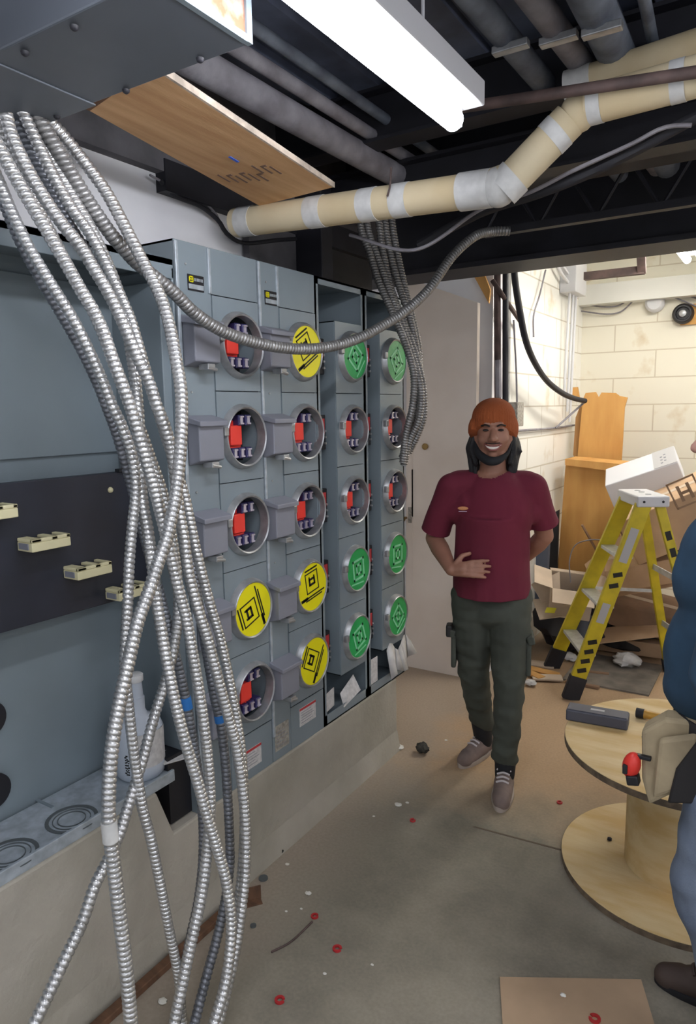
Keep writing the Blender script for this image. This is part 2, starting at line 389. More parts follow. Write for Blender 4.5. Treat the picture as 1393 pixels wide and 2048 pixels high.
# ================================================================== CEILING SERVICES
# wireway box at top left
t = thing('wireway_box', 'large grey wireway box with an orange end plate hanging from the ceiling', 'wireway', (-1.3, 1.0, 2.35))
Zb = 2.35
mb = MB().box(-1.80, -.899, .855, 1.10, Zb, Zb+.26); mb.build('body', DUCTG, t, bevel=.004)
MB().box(-.899, -.893, .868, 1.087, Zb+.012, Zb+.25).build('end_plate', ORANGE, t)
mb = MB().box(-.900, -.888, .853, .868, Zb, Zb+.26).box(-.900, -.888, 1.087, 1.102, Zb, Zb+.26).box(-.900, -.888, .868, 1.087, Zb-.001, Zb+.012).box(-.900, -.888, .868, 1.087, Zb+.25, Zb+.262)
mb.build('end_flange', GREY, t)
MB().box(-1.80, -1.333, .85, 1.104, Zb-.004, Zb).build('bottom_cover', DUCTG, t, bevel=.0015)
for (sx, sy) in ((-1.25, .88), (-1.10, .875), (-1.22, 1.09), (-1.45, 1.09), (-1.0, 1.08), (-1.44, .88)):
    MB().lathe([(0, .008), (.005, .007), (.008, .003)], (sx, sy, Zb-.003), (0, 0, -1), 10).build('screw', BEAM, t, smooth=True)
for sx in (-1.6, -1.0): MB().cyl((sx, .98, Zb+.25), (sx, .98, 2.82), .006, seg=8).build('hanger_rod', BEAM, t)
# timber block painted red behind the box
o = MB().box(-1.76, -1.50, 1.12, 1.30, 2.47, 2.54).build('bracket', mat('red lead paint', (120, 50, 42), .8, 0, .3, 10)); tag(o, 'small red painted bracket between the grey wireway and the wall', 'bracket')
# plywood sheet under the ceiling
p = [at(150, 200, 'z', 2.385), at(330, 148, 'z', 2.385), at(665, 375, 'z', 2.365), at(520, 412, 'z', 2.365)]
p[0] = p[0]+Vector((0, -.05, 0)); p[1] = p[1]+Vector((0, -.05, 0))
t = thing('plywood_sheet', 'strip of orange plywood fixed overhead above the meter cabinets', 'plywood', (p[0]+p[2])/2)
MB().prism(p, (0, 0, .014)).build('board', PLY, t)
mb = MB().prism([p[1], p[1]+V(.006, .006, 0), p[2]+V(.006, .006, 0), p[2]], (0, 0, .016)); mb.build('edge', PLYE, t)
def on_ply(u, v):   # u along, v across
    a = p[0].lerp(p[3], u); c = p[1].lerp(p[2], u); return a.lerp(c, v)
MB().prism([on_ply(.56, .50), on_ply(.61, .50), on_ply(.61, .53), on_ply(.56, .53)], (0, 0, -.0015)).build('blue_mark', mat('blue chalk', (70, 110, 215), .8), t)
st = mat('faded stamp', (126, 100, 84), .8)
mb = MB()
for k in range(9):
    u = .66+.02*(k % 3)+.03*(k//3 % 2); v = .12+.075*k
    mb.prism([on_ply(u, v), on_ply(u+.075, v), on_ply(u+.075, v+.025), on_ply(u, v+.025)], (0, 0, -.0012))
    if k % 2: mb.prism([on_ply(u, v), on_ply(u+.012, v), on_ply(u+.012, v+.07), on_ply(u, v+.07)], (0, 0, -.0012))
mb.build('stamp', st, t)
mb = MB().prism([on_ply(.10, 0), on_ply(.115, 0), on_ply(.075, .42), on_ply(.06, .42)], (0, 0, -.001)).prism([on_ply(.06, .42), on_ply(.075, .42), on_ply(.045, .97), on_ply(.03, .97)], (0, 0, -.001))
mb.build('scorch_line', mat('dark stroke', (110, 76, 50), .8), t)

# tan jacketed pipe with kink
pc = [at(472, 446, 'y', 1.98), at(700, 418, 'y', 1.98), at(985, 376, 'y', 1.98), at(1012, 372, 'y', 1.98), at(1140, 240, 'y', 2.0), at(1175, 212, 'y', 2.0), at(1393, 155, 'y', 2.0), at(1700, 70, 'y', 2.0)]
pc[7] = pc[5]+(pc[7]-pc[5])*4
t = thing('jacketed_pipe', 'tan jacketed pipe with white tape crossing below the ceiling', 'pipe', pc[1])
mb = MB(); seg = 24; RP = .048
for a, c in ((0, 2), (3, 4), (5, 7)): mb.cyl(pc[a], pc[c], RP, seg=seg)
mb.cyl(pc[2]-(pc[2]-pc[1]).normalized()*.02, pc[3]+(pc[4]-pc[3]).normalized()*.02, RP*1.0, seg=seg)
mb.build('jacket', INSUL, t, smooth=True)
def band(a, c, f0, f1, rr=RP+.0015, name='tape_band'):
    a, c = Vector(a), Vector(c); MB().cyl(a.lerp(c, f0), a.lerp(c, f1), rr, seg=24).build(name, TAPE, t, smooth=True)
for px0, px1 in ((482, 510), (620, 652), (725, 757), (790, 822)):
    f0, f1 = [(at(q, 430, 'y', 1.98).x-pc[0].x)/(pc[2].x-pc[0].x) for q in (px0, px1)]; band(pc[0], pc[2], f0, f1)
band(pc[0], pc[2], .90, 1.0, RP+.004); band(pc[3], pc[4], -.06, .16, RP+.004)
MB().ball((pc[2]+pc[3])/2, RP+.006).build('tape_band', TAPE, t, smooth=True)
band(pc[3], pc[4], .70, .86); band(pc[5], pc[7], .0025, .0175); band(pc[5], pc[7], .09, .105)
MB().ball((pc[4]+pc[5])/2, RP*1.02).build('elbow', INSUL, t, smooth=True)
# a second short run with rusty pipe in front
a, c = at(1140, 175, 'y', 2.25), at(1500, 60, 'y', 2.25); c = a+(c-a)*5
t2 = thing('jacketed_pipe', 'short second tan jacketed pipe behind the brown pipe at the top right', 'pipe', a)
MB().cyl(a, c, .045, seg=20).build('jacket', INSUL, t2, smooth=True)
MB().cyl(a+V(-.01, 0, 0), a.lerp(c, .028), .047, seg=20).build('tape_band', TAPE, t2, smooth=True)
o = MB().cyl(at(880, 222, 'y', 1.90), at(880, 222, 'y', 1.90)+(at(1500, 128, 'y', 1.90)-at(880, 222, 'y', 1.90))*3, .014, seg=12).build('iron_pipe', RUSTY, smooth=True)
tag(o, 'thin brown iron pipe passing in front of the tan jacketed pipes', 'pipe')
# long overhead pipes and joists
def opipe(label, p0, p1, z, r, m, y1=3.4, group='pipes running along the dark ceiling', name='ceiling_pipe'):
    a, c = at(*p0, 'z', z), at(*p1, 'z', z); d = (c-a); dx = d.x/d.y if abs(d.y) > 1e-3 else 0
    A = Vector((a.x-dx*(a.y+1.2), -1.2, z)); B = Vector((a.x+dx*(y1-a.y), y1, z))
    o = MB().cyl(A, B, r, seg=16).build(name, m, smooth=True); tag(o, label, 'pipe', group)
opipe('broad dusty grey pipe overhead beside the plywood strip', (400, 130), (800, 355), 2.60, .045, PIPEG, 3.0)
opipe('pale grey pipe overhead between the plywood strip and the tube light', (470, 95), (830, 325), 2.66, .022, PIPEG, 3.3)
opipe('thin dark pipe overhead close beside the tube light', (560, 90), (860, 300), 2.70, .018, PIPEP, 3.3)
opipe('dusty pipe overhead just right of the tube light', (950, 0), (1050, 120), 2.68, .035, PIPEP)
opipe('rust stained pipe with pale joint overhead, right of the tube light', (1070, 0), (1165, 130), 2.68, .035, PIPEG)
opipe('large grey green pipe overhead towards the top right corner', (1185, 0), (1235, 110), 2.68, .05, PIPEP)
opipe('thin steel pipe overhead at the far top right', (1290, 0), (1310, 100), 2.70, .016, PIPEP)
for q, z, lab in (((1022, 95), 2.645, 'leftmost'), ((1118, 78), 2.645, 'middle'), ((1205, 60), 2.63, 'rightmost')):
    c = at(*q, 'z', z); o = MB().obox(c, (1, 0, 0), (0, 1, 0), (0, 0, 1), .10, .03, .02).build('pipe_clamp', STEEL, bevel=.003)
    tag(o, lab+' of three steel clamps on the overhead pipes right of the tube light', 'clamp')
# steel joists across, dark
for i, (y, z0, z1, lab) in enumerate(((2.35, 2.62, 2.80, 'nearest'), (2.62, 2.50, 2.64, 'low'))):
    mb = MB().box(-2.2, 2.9, y-.05, y+.05, z0, z0+.012).box(-2.2, 2.9, y-.05, y+.05, z1-.012, z1).box(-2.2, 2.9, y-.006, y+.006, z0+.012, z1-.012)
    struct('trim_%d' % (7+i), mb, BEAM)
# web of the near joist: dusty conduits and cables behind tan pipe
def cable(name, label, cat, pts, r, m, seg=8, group=None, step=.02):
    o = MB().tube(pts, r, seg, step).build(name, m, smooth=True, origin=pts[0]); return tag(o, label, cat, group)
cable('black_hose', 'thick black hose slung below the beam from the tan pipe elbow to the right', 'hose', [at(840, 490, 'y', 2.2), at(960, 425, 'y', 2.15), at(1080, 385, 'y', 2.12), at(1180, 345, 'y', 2.12), at(1290, 290, 'y', 2.12), at(1393, 235, 'y', 2.12), at(1500, 190, 'y', 2.12)], .017, RUB)
cable('grey_cable', 'thin grey cable running along the black hose under the ceiling', 'cable', [at(700, 470, 'y', 2.15), at(830, 500, 'y', 2.15), at(960, 420, 'y', 2.1), at(1060, 385, 'y', 2.08), at(1150, 340, 'y', 2.08), at(1260, 290, 'y', 2.08), at(1330, 255, 'y', 2.08), at(1400, 250, 'y', 2.08)], .006, PIPEG)
cable('black_cable', 'black cable clipped across the white wall above the meter cabinets', 'cable', [at(320, 360, 'x', -1.80), at(352, 392, 'x', -1.80), at(400, 412, 'x', -1.80), at(436, 440, 'x', -1.80), at(455, 468, 'x', -1.79), at(490, 486, 'x', -1.79), at(560, 480, 'x', -1.79), at(640, 475, 'x', -1.79)], .008, RUB)
cable('white_wire', 'thin white wire drooping above the black cable on the wall', 'cable', [at(300, 350, 'x', -1.80), at(335, 368, 'x', -1.80), at(385, 385, 'x', -1.80), at(430, 425, 'x', -1.80), at(442, 450, 'x', -1.80)], .004, PIPEG)
cable('hanger_wire', 'short bent hanger wire hooked over the tan pipe', 'wire', [at(783, 335, 'y', 1.92), at(780, 375, 'y', 1.92), at(771, 405, 'y', 1.92)], .003, RUSTY)
# ragged hole in wall top: dark recess box
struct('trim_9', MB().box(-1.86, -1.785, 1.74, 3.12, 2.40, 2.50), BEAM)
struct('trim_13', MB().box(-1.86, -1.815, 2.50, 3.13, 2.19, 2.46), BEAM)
# dark post standing on the last cabinet
o = MB().box(-1.80, -1.66, 2.46, 2.54, 2.19, 2.62).build('steel_post', BEAM, bevel=.004); tag(o, 'short black steel post above the third meter cabinet', 'post')
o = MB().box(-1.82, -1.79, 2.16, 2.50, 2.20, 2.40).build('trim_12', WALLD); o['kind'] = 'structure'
# bar joist behind the beam with diagonal web seen in the gap above the tan pipe
t = thing('bar_joist', 'dark open web joist with diagonal rods behind the black hose', 'joist', (-.3, 3.05, 2.50))
MB().box(-1.2, 2.6, 3.04, 3.08, 2.62, 2.65).build('top_chord', BEAM, t)
MB().box(-1.2, 2.6, 3.04, 3.08, 2.42, 2.45).build('bottom_chord', BEAM, t)
x = -1.2
while x < 2.4:
    MB().cyl((x, 3.06, 2.43), (x+.12, 3.06, 2.63), .008, seg=8).build('web_rod', BEAM, t)
    MB().cyl((x+.12, 3.06, 2.63), (x+.24, 3.06, 2.43), .008, seg=8).build('web_rod', BEAM, t); x += .24

# ================================================================== METER CABINETS
def plate_hole(mb, xf, y0, y1, z0, z1, cy, cz, r, th=.004, seg=40):
    """front plate in the y-z plane with a round hole"""
    def edge(an):
        dy, dz = math.cos(an), math.sin(an)
        ty = ((y1-cy)/dy if dy > 0 else (y0-cy)/dy) if abs(dy) > 1e-6 else 1e9
        tz = ((z1-cz)/dz if dz > 0 else (z0-cz)/dz) if abs(dz) > 1e-6 else 1e9
        t = min(ty, tz); return cy+dy*t, cz+dz*t
    angs = sorted([2*math.pi*i/seg for i in range(seg)]+[math.atan2(b-cz, a-cy) % (2*math.pi) for a in (y0, y1) for b in (z0, z1)])
    n = len(angs); vs = []; fs = []
    for xx in (xf, xf-th):
        for an in angs: vs.append((xx, cy+math.cos(an)*r, cz+math.sin(an)*r))
        for an in angs: e = edge(an); vs.append((xx, e[0], e[1]))
    for i in range(n):
        j = (i+1) % n
        fs.append((i, j, n+j, n+i)); fs.append((2*n+i, 3*n+i, 3*n+j, 2*n+j)); fs.append((i, 2*n+i, 2*n+j, j)); fs.append((n+i, n+j, 3*n+j, 3*n+i))
    mb.add(vs, fs)
ROWS = [1.895, 1.595, 1.296, .996, .692]
def yz_stroke(mb, x, cy, cz, pts, wd, rot, sc_=1, th=.0012):
    """strip following 2D points, lying on plane x"""
    c, s = math.cos(rot), math.sin(rot)
    P = [(cy+(a*c-b_*s)*sc_, cz+(a*s+b_*c)*sc_) for a, b_ in pts]
    for (a0, b0), (a1, b1) in zip(P[:-1], P[1:]):
        d = Vector((a1-a0, b1-b0)); L = d.length
        if L < 1e-6: continue
        d /= L; nrm = Vector((-d.y, d.x))*wd/2; e = d*wd*.5
        q = [(x, a0-e.x+nrm.x, b0-e.y+nrm.y), (x, a1+e.x+nrm.x, b1+e.y+nrm.y), (x, a1+e.x-nrm.x, b1+e.y-nrm.y), (x, a0-e.x-nrm.x, b0-e.y-nrm.y)]
        mb.prism(q, (th, 0, 0))
def rect(w_, h_, cx=0, cy=0): return [(cx-w_/2, cy-h_/2), (cx+w_/2, cy-h_/2), (cx+w_/2, cy+h_/2), (cx-w_/2, cy+h_/2), (cx-w_/2, cy-h_/2)]
def socket(t, xf, cy, cz, cover, rot, scale=1.0):
    R0 = .104*scale
    prof = [(-.004, R0+.006), (.010, R0+.004), (.016, R0-.001), (.022, R0-.002), (.025, R0-.005), (.022, R0-.010), (.0, R0-.011), (-.012, R0-.011), (-.012, R0+.004)]
    # closed ring surface
    mb = MB(); mb.lathe(prof, (xf, cy, cz), (1, 0, 0), 48, caps=False)
    ring = mb.build('meter_socket', STEEL, t, smooth=True)
    # sealing screw on the ring
    MB().obox((xf+.02, cy-R0-.004, cz+.02), (1, 0, 0), (0, 1, 0), (0, 0, 1), .018, .022, .028).build('seal_clasp', STEEL, ring, bevel=.003)
    if cover is None:
        xb = xf-.062
        mb = MB().box(xb-.004, xb, cy-.07, cy+.07, cz-.085, cz+.085); mb.build('backing_plate', BLACK, ring)
        mb = MB().box(xb, xb+.035, cy-.055, cy+.022, cz-.062, cz+.055).box(xb+.035, xb+.055, cy-.05, cy+.006, cz-.028, cz+.038).box(xb+.035, xb+.044, cy-.042, cy+.008, cz-.058, cz-.032)
        mb.box(xb, xb+.02, cy+.012, cy+.03, cz-.02, cz+.02)
        mb.build('terminal_block', RED, ring, bevel=.003)
        for dz in (-.055, .055):
            for dy in (-.035, .0, .036):
                if dz > 0 and dy < -.01: continue
                MB().box(xb+.02, xb+.058, cy+dy-.014, cy+dy+.014, cz+dz-.018, cz+dz+.018).build('jaw_block', BLUE, ring, bevel=.002)
                mb = MB().box(xb+.058, xb+.064, cy+dy-.009, cy+dy+.009, cz+dz-.014, cz+dz-.009).box(xb+.058, xb+.064, cy+dy-.009, cy+dy+.009, cz+dz+.009, cz+dz+.014).box(xb+.058, xb+.061, cy+dy-.006, cy+dy+.006, cz+dz-.009, cz+dz+.009)
                mb.build('jaw', JAW, ring)
    else:
        rr = R0-.009; xd = xf+.020
        MB().lathe([(-.004, rr), (.0, rr)], (xd, cy, cz), (1, 0, 0), 40).build('blanking_disc', YEL if cover == 'y' else GRN, ring)
        mb = MB(); s = .09*scale; x = xd+.0002
        if cover == 'y':
            o_ = .022
            yz_stroke(mb, x, cy, cz, rect(.078, .078, -o_, 0), .0045, rot)
            yz_stroke(mb, x, cy, cz, [(-.012-o_, -.016), (-.012-o_, .016), (.010-o_, .016), (.010-o_, -.016), (-.012-o_, -.016)], .009, rot)
            yz_stroke(mb, x, cy, cz, [(-.02-o_, -.016), (-.012-o_, -.016)], .007, rot); yz_stroke(mb, x, cy, cz, [(-.02-o_, .016), (-.012-o_, .016)], .007, rot)
            yz_stroke(mb, x, cy, cz, [(.034, -.072), (.034, .072)], .0055, rot)
            yz_stroke(mb, x, cy, cz, [(.034, -.076), (.034, -.045)], .012, rot)
            for q in range(12): yz_stroke(mb, x, cy, cz, [(.044, -.05+q*.009), (.044, -.045+q*.009)], .005, rot)
            for q in range(10): yz_stroke(mb, x, cy, cz, [(-.074, -.035+q*.008), (-.074, -.031+q*.008)], .006, rot)
            mb.build('printed_logo', INK, ring)
        else:
            yz_stroke(mb, x, cy, cz, rect(.085*scale, .085*scale), .010, rot)
            yz_stroke(mb, x, cy, cz, rect(.032*scale, .040*scale), .010, rot)
            yz_stroke(mb, x, cy, cz, [(-.06, -.055), (.03, -.066)], .006, rot)
            mb.build('printed_logo', GRNL, ring)
    return ring
def latch_cover(t, xf, y, z):
    """grey hinged breaker cover with a hasp at its foot"""
    mb = MB().prism([(xf, y-.055, z+.075), (xf+.052, y-.055, z+.062), (xf+.052, y-.055, z-.055), (xf, y-.055, z-.07)], (0, .11, 0))
    c = mb.build('breaker_cover', GREYD, t, bevel=.004)
    MB().prism([(xf, y-.062, z+.085), (xf+.066, y-.062, z+.066), (xf+.066, y-.062, z+.050), (xf, y-.062, z+.062)], (0, .124, 0)).build('hood', GREYD, c, bevel=.003)
    mb = MB().box(xf+.02, xf+.06, y-.012, y+.02, z-.078, z-.060).cyl((xf+.055, y-.01, z-.07), (xf+.055, y+.03, z-.078), .006, seg=10)
    mb.build('hasp', STEEL, c, bevel=.002)
def closed_meter_cabinet(label, y0, ysplit, y1, cy, covers, rots, namey):
    t = thing('meter_cabinet', label, 'meter cabinet', (-1.7, (y0+y1)/2, CZ0), 'meter cabinets in the row along the wall')
    xb = -1.82
    mb = MB().box(xb, xb+.01, y0, y1, CZ0, CZ1).box(xb, FX-.004, y0, y0+.006, CZ0, CZ1).box(xb, FX-.004, y1-.006, y1, CZ0, CZ1)
    mb.box(xb, FX-.004, y0, y1, CZ0, CZ0+.006).box(xb, FX-.004, y0, y1, CZ1-.006, CZ1)
    mb.build('body', GREY, t)
    # strip with breaker covers
    mb = MB().box(FX-.004, FX, y0, ysplit-.002, CZ0, CZ1); mb.build('door', GREY, t, bevel=.001)
    mb = MB().box(FX-.003, FX+.006, y0, y0+.012, CZ0+.1, CZ1-.004).box(FX-.003, FX+.006, ysplit-.014, ysplit-.002, 2.045, CZ1-.004); mb.build('edge_trim', GALV, t, bevel=.002)
    MB().box(FX-.004, FX, ysplit, y1, 2.045, CZ1).build('top_panel', GREY, t, bevel=.001)
    bounds = [2.043]+[(ROWS[i]+ROWS[i+1])/2 for i in range(4)]+[.545]
    for i in range(5):
        mb = MB(); plate_hole(mb, FX+.003, ysplit, y1-.002, bounds[i+1]+.0015, bounds[i]-.0015, cy, ROWS[i], .100, .007)
        mb.build('socket_panel', GREY, t)
        socket(t, FX+.003, cy, ROWS[i], covers[i], rots[i])
        latch_cover(t, FX, (y0+ysplit)/2-.004, ROWS[i]-.01)
    MB().box(FX-.004, FX, ysplit, y1, CZ0, .540).build('bottom_panel', GREY, t, bevel=.001)
    n = MB().box(FX, FX+.003, namey-.034, namey+.034, 2.045, 2.092).build('name_plate', BLACK, t)
    mb = MB(); yz_stroke(mb, FX+.003, namey-.021, 2.078, rect(.015, .015), .003, 0); yz_stroke(mb, FX+.003, namey-.021, 2.078, rect(.005, .006), .002, 0); mb.build('logo', YEL, n)
    mb = MB()
    for k in range(7): mb.box(FX+.003, FX+.0036, namey-.007+k*.0055, namey-.004+k*.0055, 2.074, 2.083)
    mb.box(FX+.003, FX+.0036, namey-.032, namey+.032, 2.050, 2.064); mb.build('lettering', GALV, n)
    for zz in (.44, 1.13, 1.43, 1.74, 2.12): MB().lathe([(0, .004), (.003, .003)], (FX, y0+.045, zz), (1, 0, 0), 8).build('screw', STEEL, t)
    return t
t1 = closed_meter_cabinet('first grey meter cabinet, nearest the hanging conduits, one yellow disc', 1.548, 1.70, 1.926, 1.82, [None, None, None, 'y', None], [0, 0, 0, .32, 0], 1.632)
t2c = closed_meter_cabinet('second grey meter cabinet with three yellow discs', 1.930, 2.045, 2.268, 2.178, ['y', None, None, 'y', 'y'], [-1.05, 0, 0, -1.40, -.5], 2.000)
def yz_label(t, y, z, wy, hz, m, red=True):
    n = MB().box(FX, FX+.0016, y-wy/2, y+wy/2, z-hz/2, z+hz/2).build('warning_label', m, t)
    if red: MB().box(FX+.0016, FX+.0024, y-wy/2, y+wy/2, z+hz/2-.010, z+hz/2-.001).build('red_band', LABRED, n)
    mb = MB()
    for k in range(5): mb.box(FX+.0016, FX+.0021, y-wy*.42, y+wy*(.2+.2*((k*7) % 3)/2), z+hz*(.22-.14*k), z+hz*(.22-.14*k)+.002)
    mb.build('text_lines', GREYD, n)
    return n
yz_label(t1, 1.80, .445, .12, .075, PAPER)
yz_label(t2c, 1.985, .455, .085, .10, PAPERB, False); yz_label(t2c, 2.155, .478, .11, .075, PAPER)
def open_meter_cabinet(label, y0, ymod, y1, cy, rots, bottom):
    t = thing('meter_cabinet', label, 'meter cabinet', (-1.7, (y0+y1)/2, CZ0), 'meter cabinets in the row along the wall')
    xb = -1.82; X1 = FX
    mb = MB().box(xb, xb+.01, y0, y1, CZ0, CZ1).box(xb, X1, y0, y0+.008, CZ0, CZ1).box(xb, X1, y1-.008, y1, CZ0, CZ1)
    mb.box(xb, X1, y0, y1, CZ0, CZ0+.006).box(xb, X1, y0, y1, CZ1-.008, CZ1)
    mb.box(X1-.003, X1, y0, y0+.022, CZ0, CZ1).box(X1-.003, X1, y1-.022, y1, CZ0, CZ1).box(X1-.003, X1, y0, y1, CZ1-.028, CZ1).box(X1-.003, X1, y0, y1, CZ0, CZ0+.045)
    mb.build('frame', GREY, t)
    MB().box(xb+.01, -1.70, y0+.01, y1-.01, 1.96, 1.968).build('trough_floor', GREYIN, t)
    # recessed strip with bus stabs
    MB().box(-1.66, -1.655, y0+.01, ymod, .5, 2.02).build('backing_pan', GREYIN, t)
    bounds = [2.03]+[(ROWS[i]+ROWS[i+1])/2 for i in range(4)]+[.55]
    MB().box(-1.66, FX, ymod, ymod+.004, .55, 2.03).box(-1.66, FX, y1-.03, y1-.026, .55, 2.03).box(-1.66, FX, ymod, y1-.026, .55, .554).box(-1.66, FX, ymod, y1-.026, 2.026, 2.03).build('module_box', GREY, t)
    for i in range(5):
        mb = MB(); plate_hole(mb, FX+.004, ymod+.002, y1-.027, bounds[i+1]+.0015, bounds[i]-.0015, cy, ROWS[i], .096, .006)
        mb.build('socket_panel', GREY, t)
        socket(t, FX+.004, cy, ROWS[i], None if i in (1, 2) else 'g', rots[i], .96)
        yb = (y0+ymod)/2+.01
        b_ = MB().box(-1.655, -1.60, yb-.022, yb+.026, ROWS[i]-.075, ROWS[i]+.065).build('breaker', BLACK, t, bevel=.003)
        MB().box(-1.60, -1.597, yb-.010, yb+.014, ROWS[i]-.01, ROWS[i]+.05).build('red_label', LABRED, b_)
        mb = MB()
        for dz in (-.05, -.025, .0): mb.cyl((-1.60, yb+.016, ROWS[i]+dz), (-1.592, yb+.016, ROWS[i]+dz), .005, seg=8)
        mb.build('terminal_screw', STEEL, b_)
    return t
t3 = open_meter_cabinet('third grey meter cabinet with an open top trough, three green discs', 2.272, 2.40, 2.632, 2.523, [.95, 0, 0, .12, .35], 0)
t4 = open_meter_cabinet('fourth grey meter cabinet, last in the row beside the beige door', 2.636, 2.76, 2.995, 2.882, [.6, 0, 0, .0, .7], 1)
# instruction sheets tucked into the last two cabinets
def sheet(label, pts, m=PAPER, group='papers tucked into the open cabinets'):
    o = MB().prism(pts, (.0015, .0005, 0)).build('paper_sheet', m); tag(o, label, 'paper', group); return o
sheet('small paper tag stuck low on the third cabinet', [(FX+.001, 2.288, .43), (FX+.001, 2.345, .44), (FX+.001, 2.345, .52), (FX+.001, 2.288, .51)])
sheet('folded paper lying in the bottom of the third cabinet', [(FX+.002, 2.42, .40), (FX+.002, 2.56, .43), (FX-.03, 2.55, .50), (FX-.03, 2.44, .45)])
sheet('paper tag stuck low on the fourth cabinet', [(FX+.001, 2.655, .42), (FX+.001, 2.715, .42), (FX+.001, 2.715, .54), (FX+.001, 2.655, .54)])
t = MB()
for k in range(10):
    a = k/9; y_a, y_b = 2.80+.25*a, 2.80+.25*(k+1)/9
    if k < 9: t.add([(FX+.03+.02*math.sin(k*1.7), y_a, .40+.05*a+.02*math.sin(k)), (FX+.03+.02*math.sin((k+1)*1.7), y_b, .40+.05*(k+1)/9+.02*math.sin(k+1)), (FX+.005, y_b, .54+.03*math.sin((k+1)*1.2)), (FX+.005, y_a, .54+.03*math.sin(k*1.2))], [(0, 1, 2, 3)])
o = t.build('crumpled_plastic', RAGM, smooth=True); o.modifiers.new('s', 'SOLIDIFY').thickness = .003
tag(o, 'crumpled clear plastic bag hanging out of the foot of the fourth cabinet', 'plastic bag')

# ================================================================== LEFT SWITCHBOARD CABINET
t = thing('switchboard_cabinet', 'large open grey switchboard cabinet at the left behind the conduits', 'cabinet', (-1.7, .8, .535))
Y0, Y1 = -.25, 1.542; xb = -1.825
mb = MB().box(xb, xb+.012, Y0, Y1, .535, 2.125).box(xb, FX, Y0, Y0+.01, .535, 2.125).box(xb, FX, Y1-.008, Y1, .37, 2.10)
mb.box(xb, FX, Y0, Y1, 2.105, 2.125).box(FX-.006, FX, Y0, Y1, 2.068, 2.125)
mb.build('body', GREYIN, t, bevel=.002)
MB().box(-1.80, -1.575, Y0, 1.44, .55, .556).build('bottom_plate', GALV, t)
MB().box(-1.580, -1.570, Y0, 1.44, .535, .572).build('bottom_lip', GALV, t, bevel=.002)
MB().box(xb+.012, -1.735, 1.12, 1.128, .556, .56).build('partition', GREYIN, t)
MB().box(-1.76, -1.60, 1.44, 1.536, .375, .60).build('end_trough', BLACK, t)
MB().box(xb+.012, FX-.02, 1.50, 1.534, .60, 2.06).build('side_channel', GREYIN, t, bevel=.003)
MB().box(-1.812, -1.80, 1.04, 1.50, 1.56, 2.06).build('back_pan', GREYIN, t, bevel=.002)
def koring(y):
    mb = MB()
    for r0, r1 in ((.060, .070), (.049, .051), (.036, .038)):
        mb.lathe([(0, r0), (.003, r0), (.003, r1), (0, r1), (0, r0)], (-1.638, y, .556), (0, 0, 1), 40, caps=False)
    mb.build('knockout_ring', GDISC, t, smooth=True)
for y in (1.115, .93, .74, .55): koring(y)
for (y, z) in ((1.000, .858), (.995, .65), (.80, .858), (.8, .65)):
    MB().lathe([(0, .05), (.012, .05)], (-1.813, y, z), (1, 0, 0), 30).build('opening', BLACK, t)
# black insulating board with porcelain supports
bd = thing('insulating_board', 'black insulating board across the open switchboard cabinet', 'board', (-1.72, .8, 1.12))
z1a = 1.505
MB().prism([(-1.70, -.2, 1.135), (-1.70, 1.50, 1.115), (-1.70, 1.50, z1a), (-1.70, -.2, z1a+.005)], (-.03, 0, 0)).build('board', PANELBLK, bd, bevel=.002)
MB().ball((-1.70, 1.37, 1.455), .009).build('white_bolt', CREAM, bd, smooth=True)
MB().box(-1.71, -1.69, 1.40, 1.435, 1.505, 1.515).build('clip', BLACK, bd)
for (yy, zz, lab) in ((.975, 1.443, 'at the left edge of the photo, highest of the four'), (1.12, 1.345, 'second from the left on the black board'), (1.25, 1.243, 'third from the left on the black board'), (1.385, 1.150, 'lowest, half hidden behind the conduits')):
    i_ = thing('busbar_support', 'cream slotted busbar support '+lab, 'busbar support', (-1.66, yy, zz-.02), 'cream busbar supports stepping down the black board')
    mb = MB().box(-1.70, -1.636, yy-.058, yy+.058, zz-.018, zz+.006).box(-1.70, -1.636, yy-.058, yy-.028, zz+.006, zz+.016).box(-1.70, -1.636, yy+.0, yy+.02, zz+.006, zz+.016).box(-1.70, -1.636, yy+.044, yy+.058, zz+.006, zz+.016).box(-1.645, -1.636, yy-.058, yy+.058, zz+.006, zz+.016)
    mb.build('block', CREAM, i_, bevel=.0025)
    for sa, sb in ((-.025, -.003), (.022, .042)): MB().box(-1.695, -1.65, yy+sa, yy+sb, zz+.0061, zz+.010).build('slot', BLACK, i_)
    MB().box(-1.69, -1.65, yy-.061, yy-.058, zz-.012, zz+.004).build('end_slot', GREYD, i_)
# bottle
bx, by, bz = -1.672, 1.395, .557
t = thing('squeeze_bottle', 'white plastic bottle standing in the corner of the switchboard cabinet', 'bottle', (bx, by, bz))
MB().lathe([(0, .066), (.008, .073), (.03, .075), (.15, .075), (.175, .066), (.195, .030), (.21, .024), (.25, .024)], (bx, by, bz), (0, 0, 1), 32).build('bottle_body', BOTT, t, smooth=True)
MB().lathe([(.25, .0235), (.252, .021), (.305, .018), (.31, .010)], (bx, by, bz), (0, 0, 1), 24).build('neck', BOTT, t, smooth=True)
MB().lathe([(.300, .021), (.303, .024), (.322, .024), (.326, .019)], (bx, by, bz), (0, 0, 1), 24).build('cap', WHITEP, t, smooth=True)
lab = MB()
for (a0, a1, z0, z1) in ((-1.0, .75, .045, .155),):
    n = 12; vs = []; fs = []
    for i in range(n+1):
        an = a0+(a1-a0)*i/n; c, s = math.cos(an), math.sin(an); vs += [(bx+.0762*c, by+.0762*s, bz+z0), (bx+.0762*c, by+.0762*s, bz+z1)]
    for i in range(n): fs.append((2*i, 2*i+2, 2*i+3, 2*i+1))
    lab.add(vs, fs)
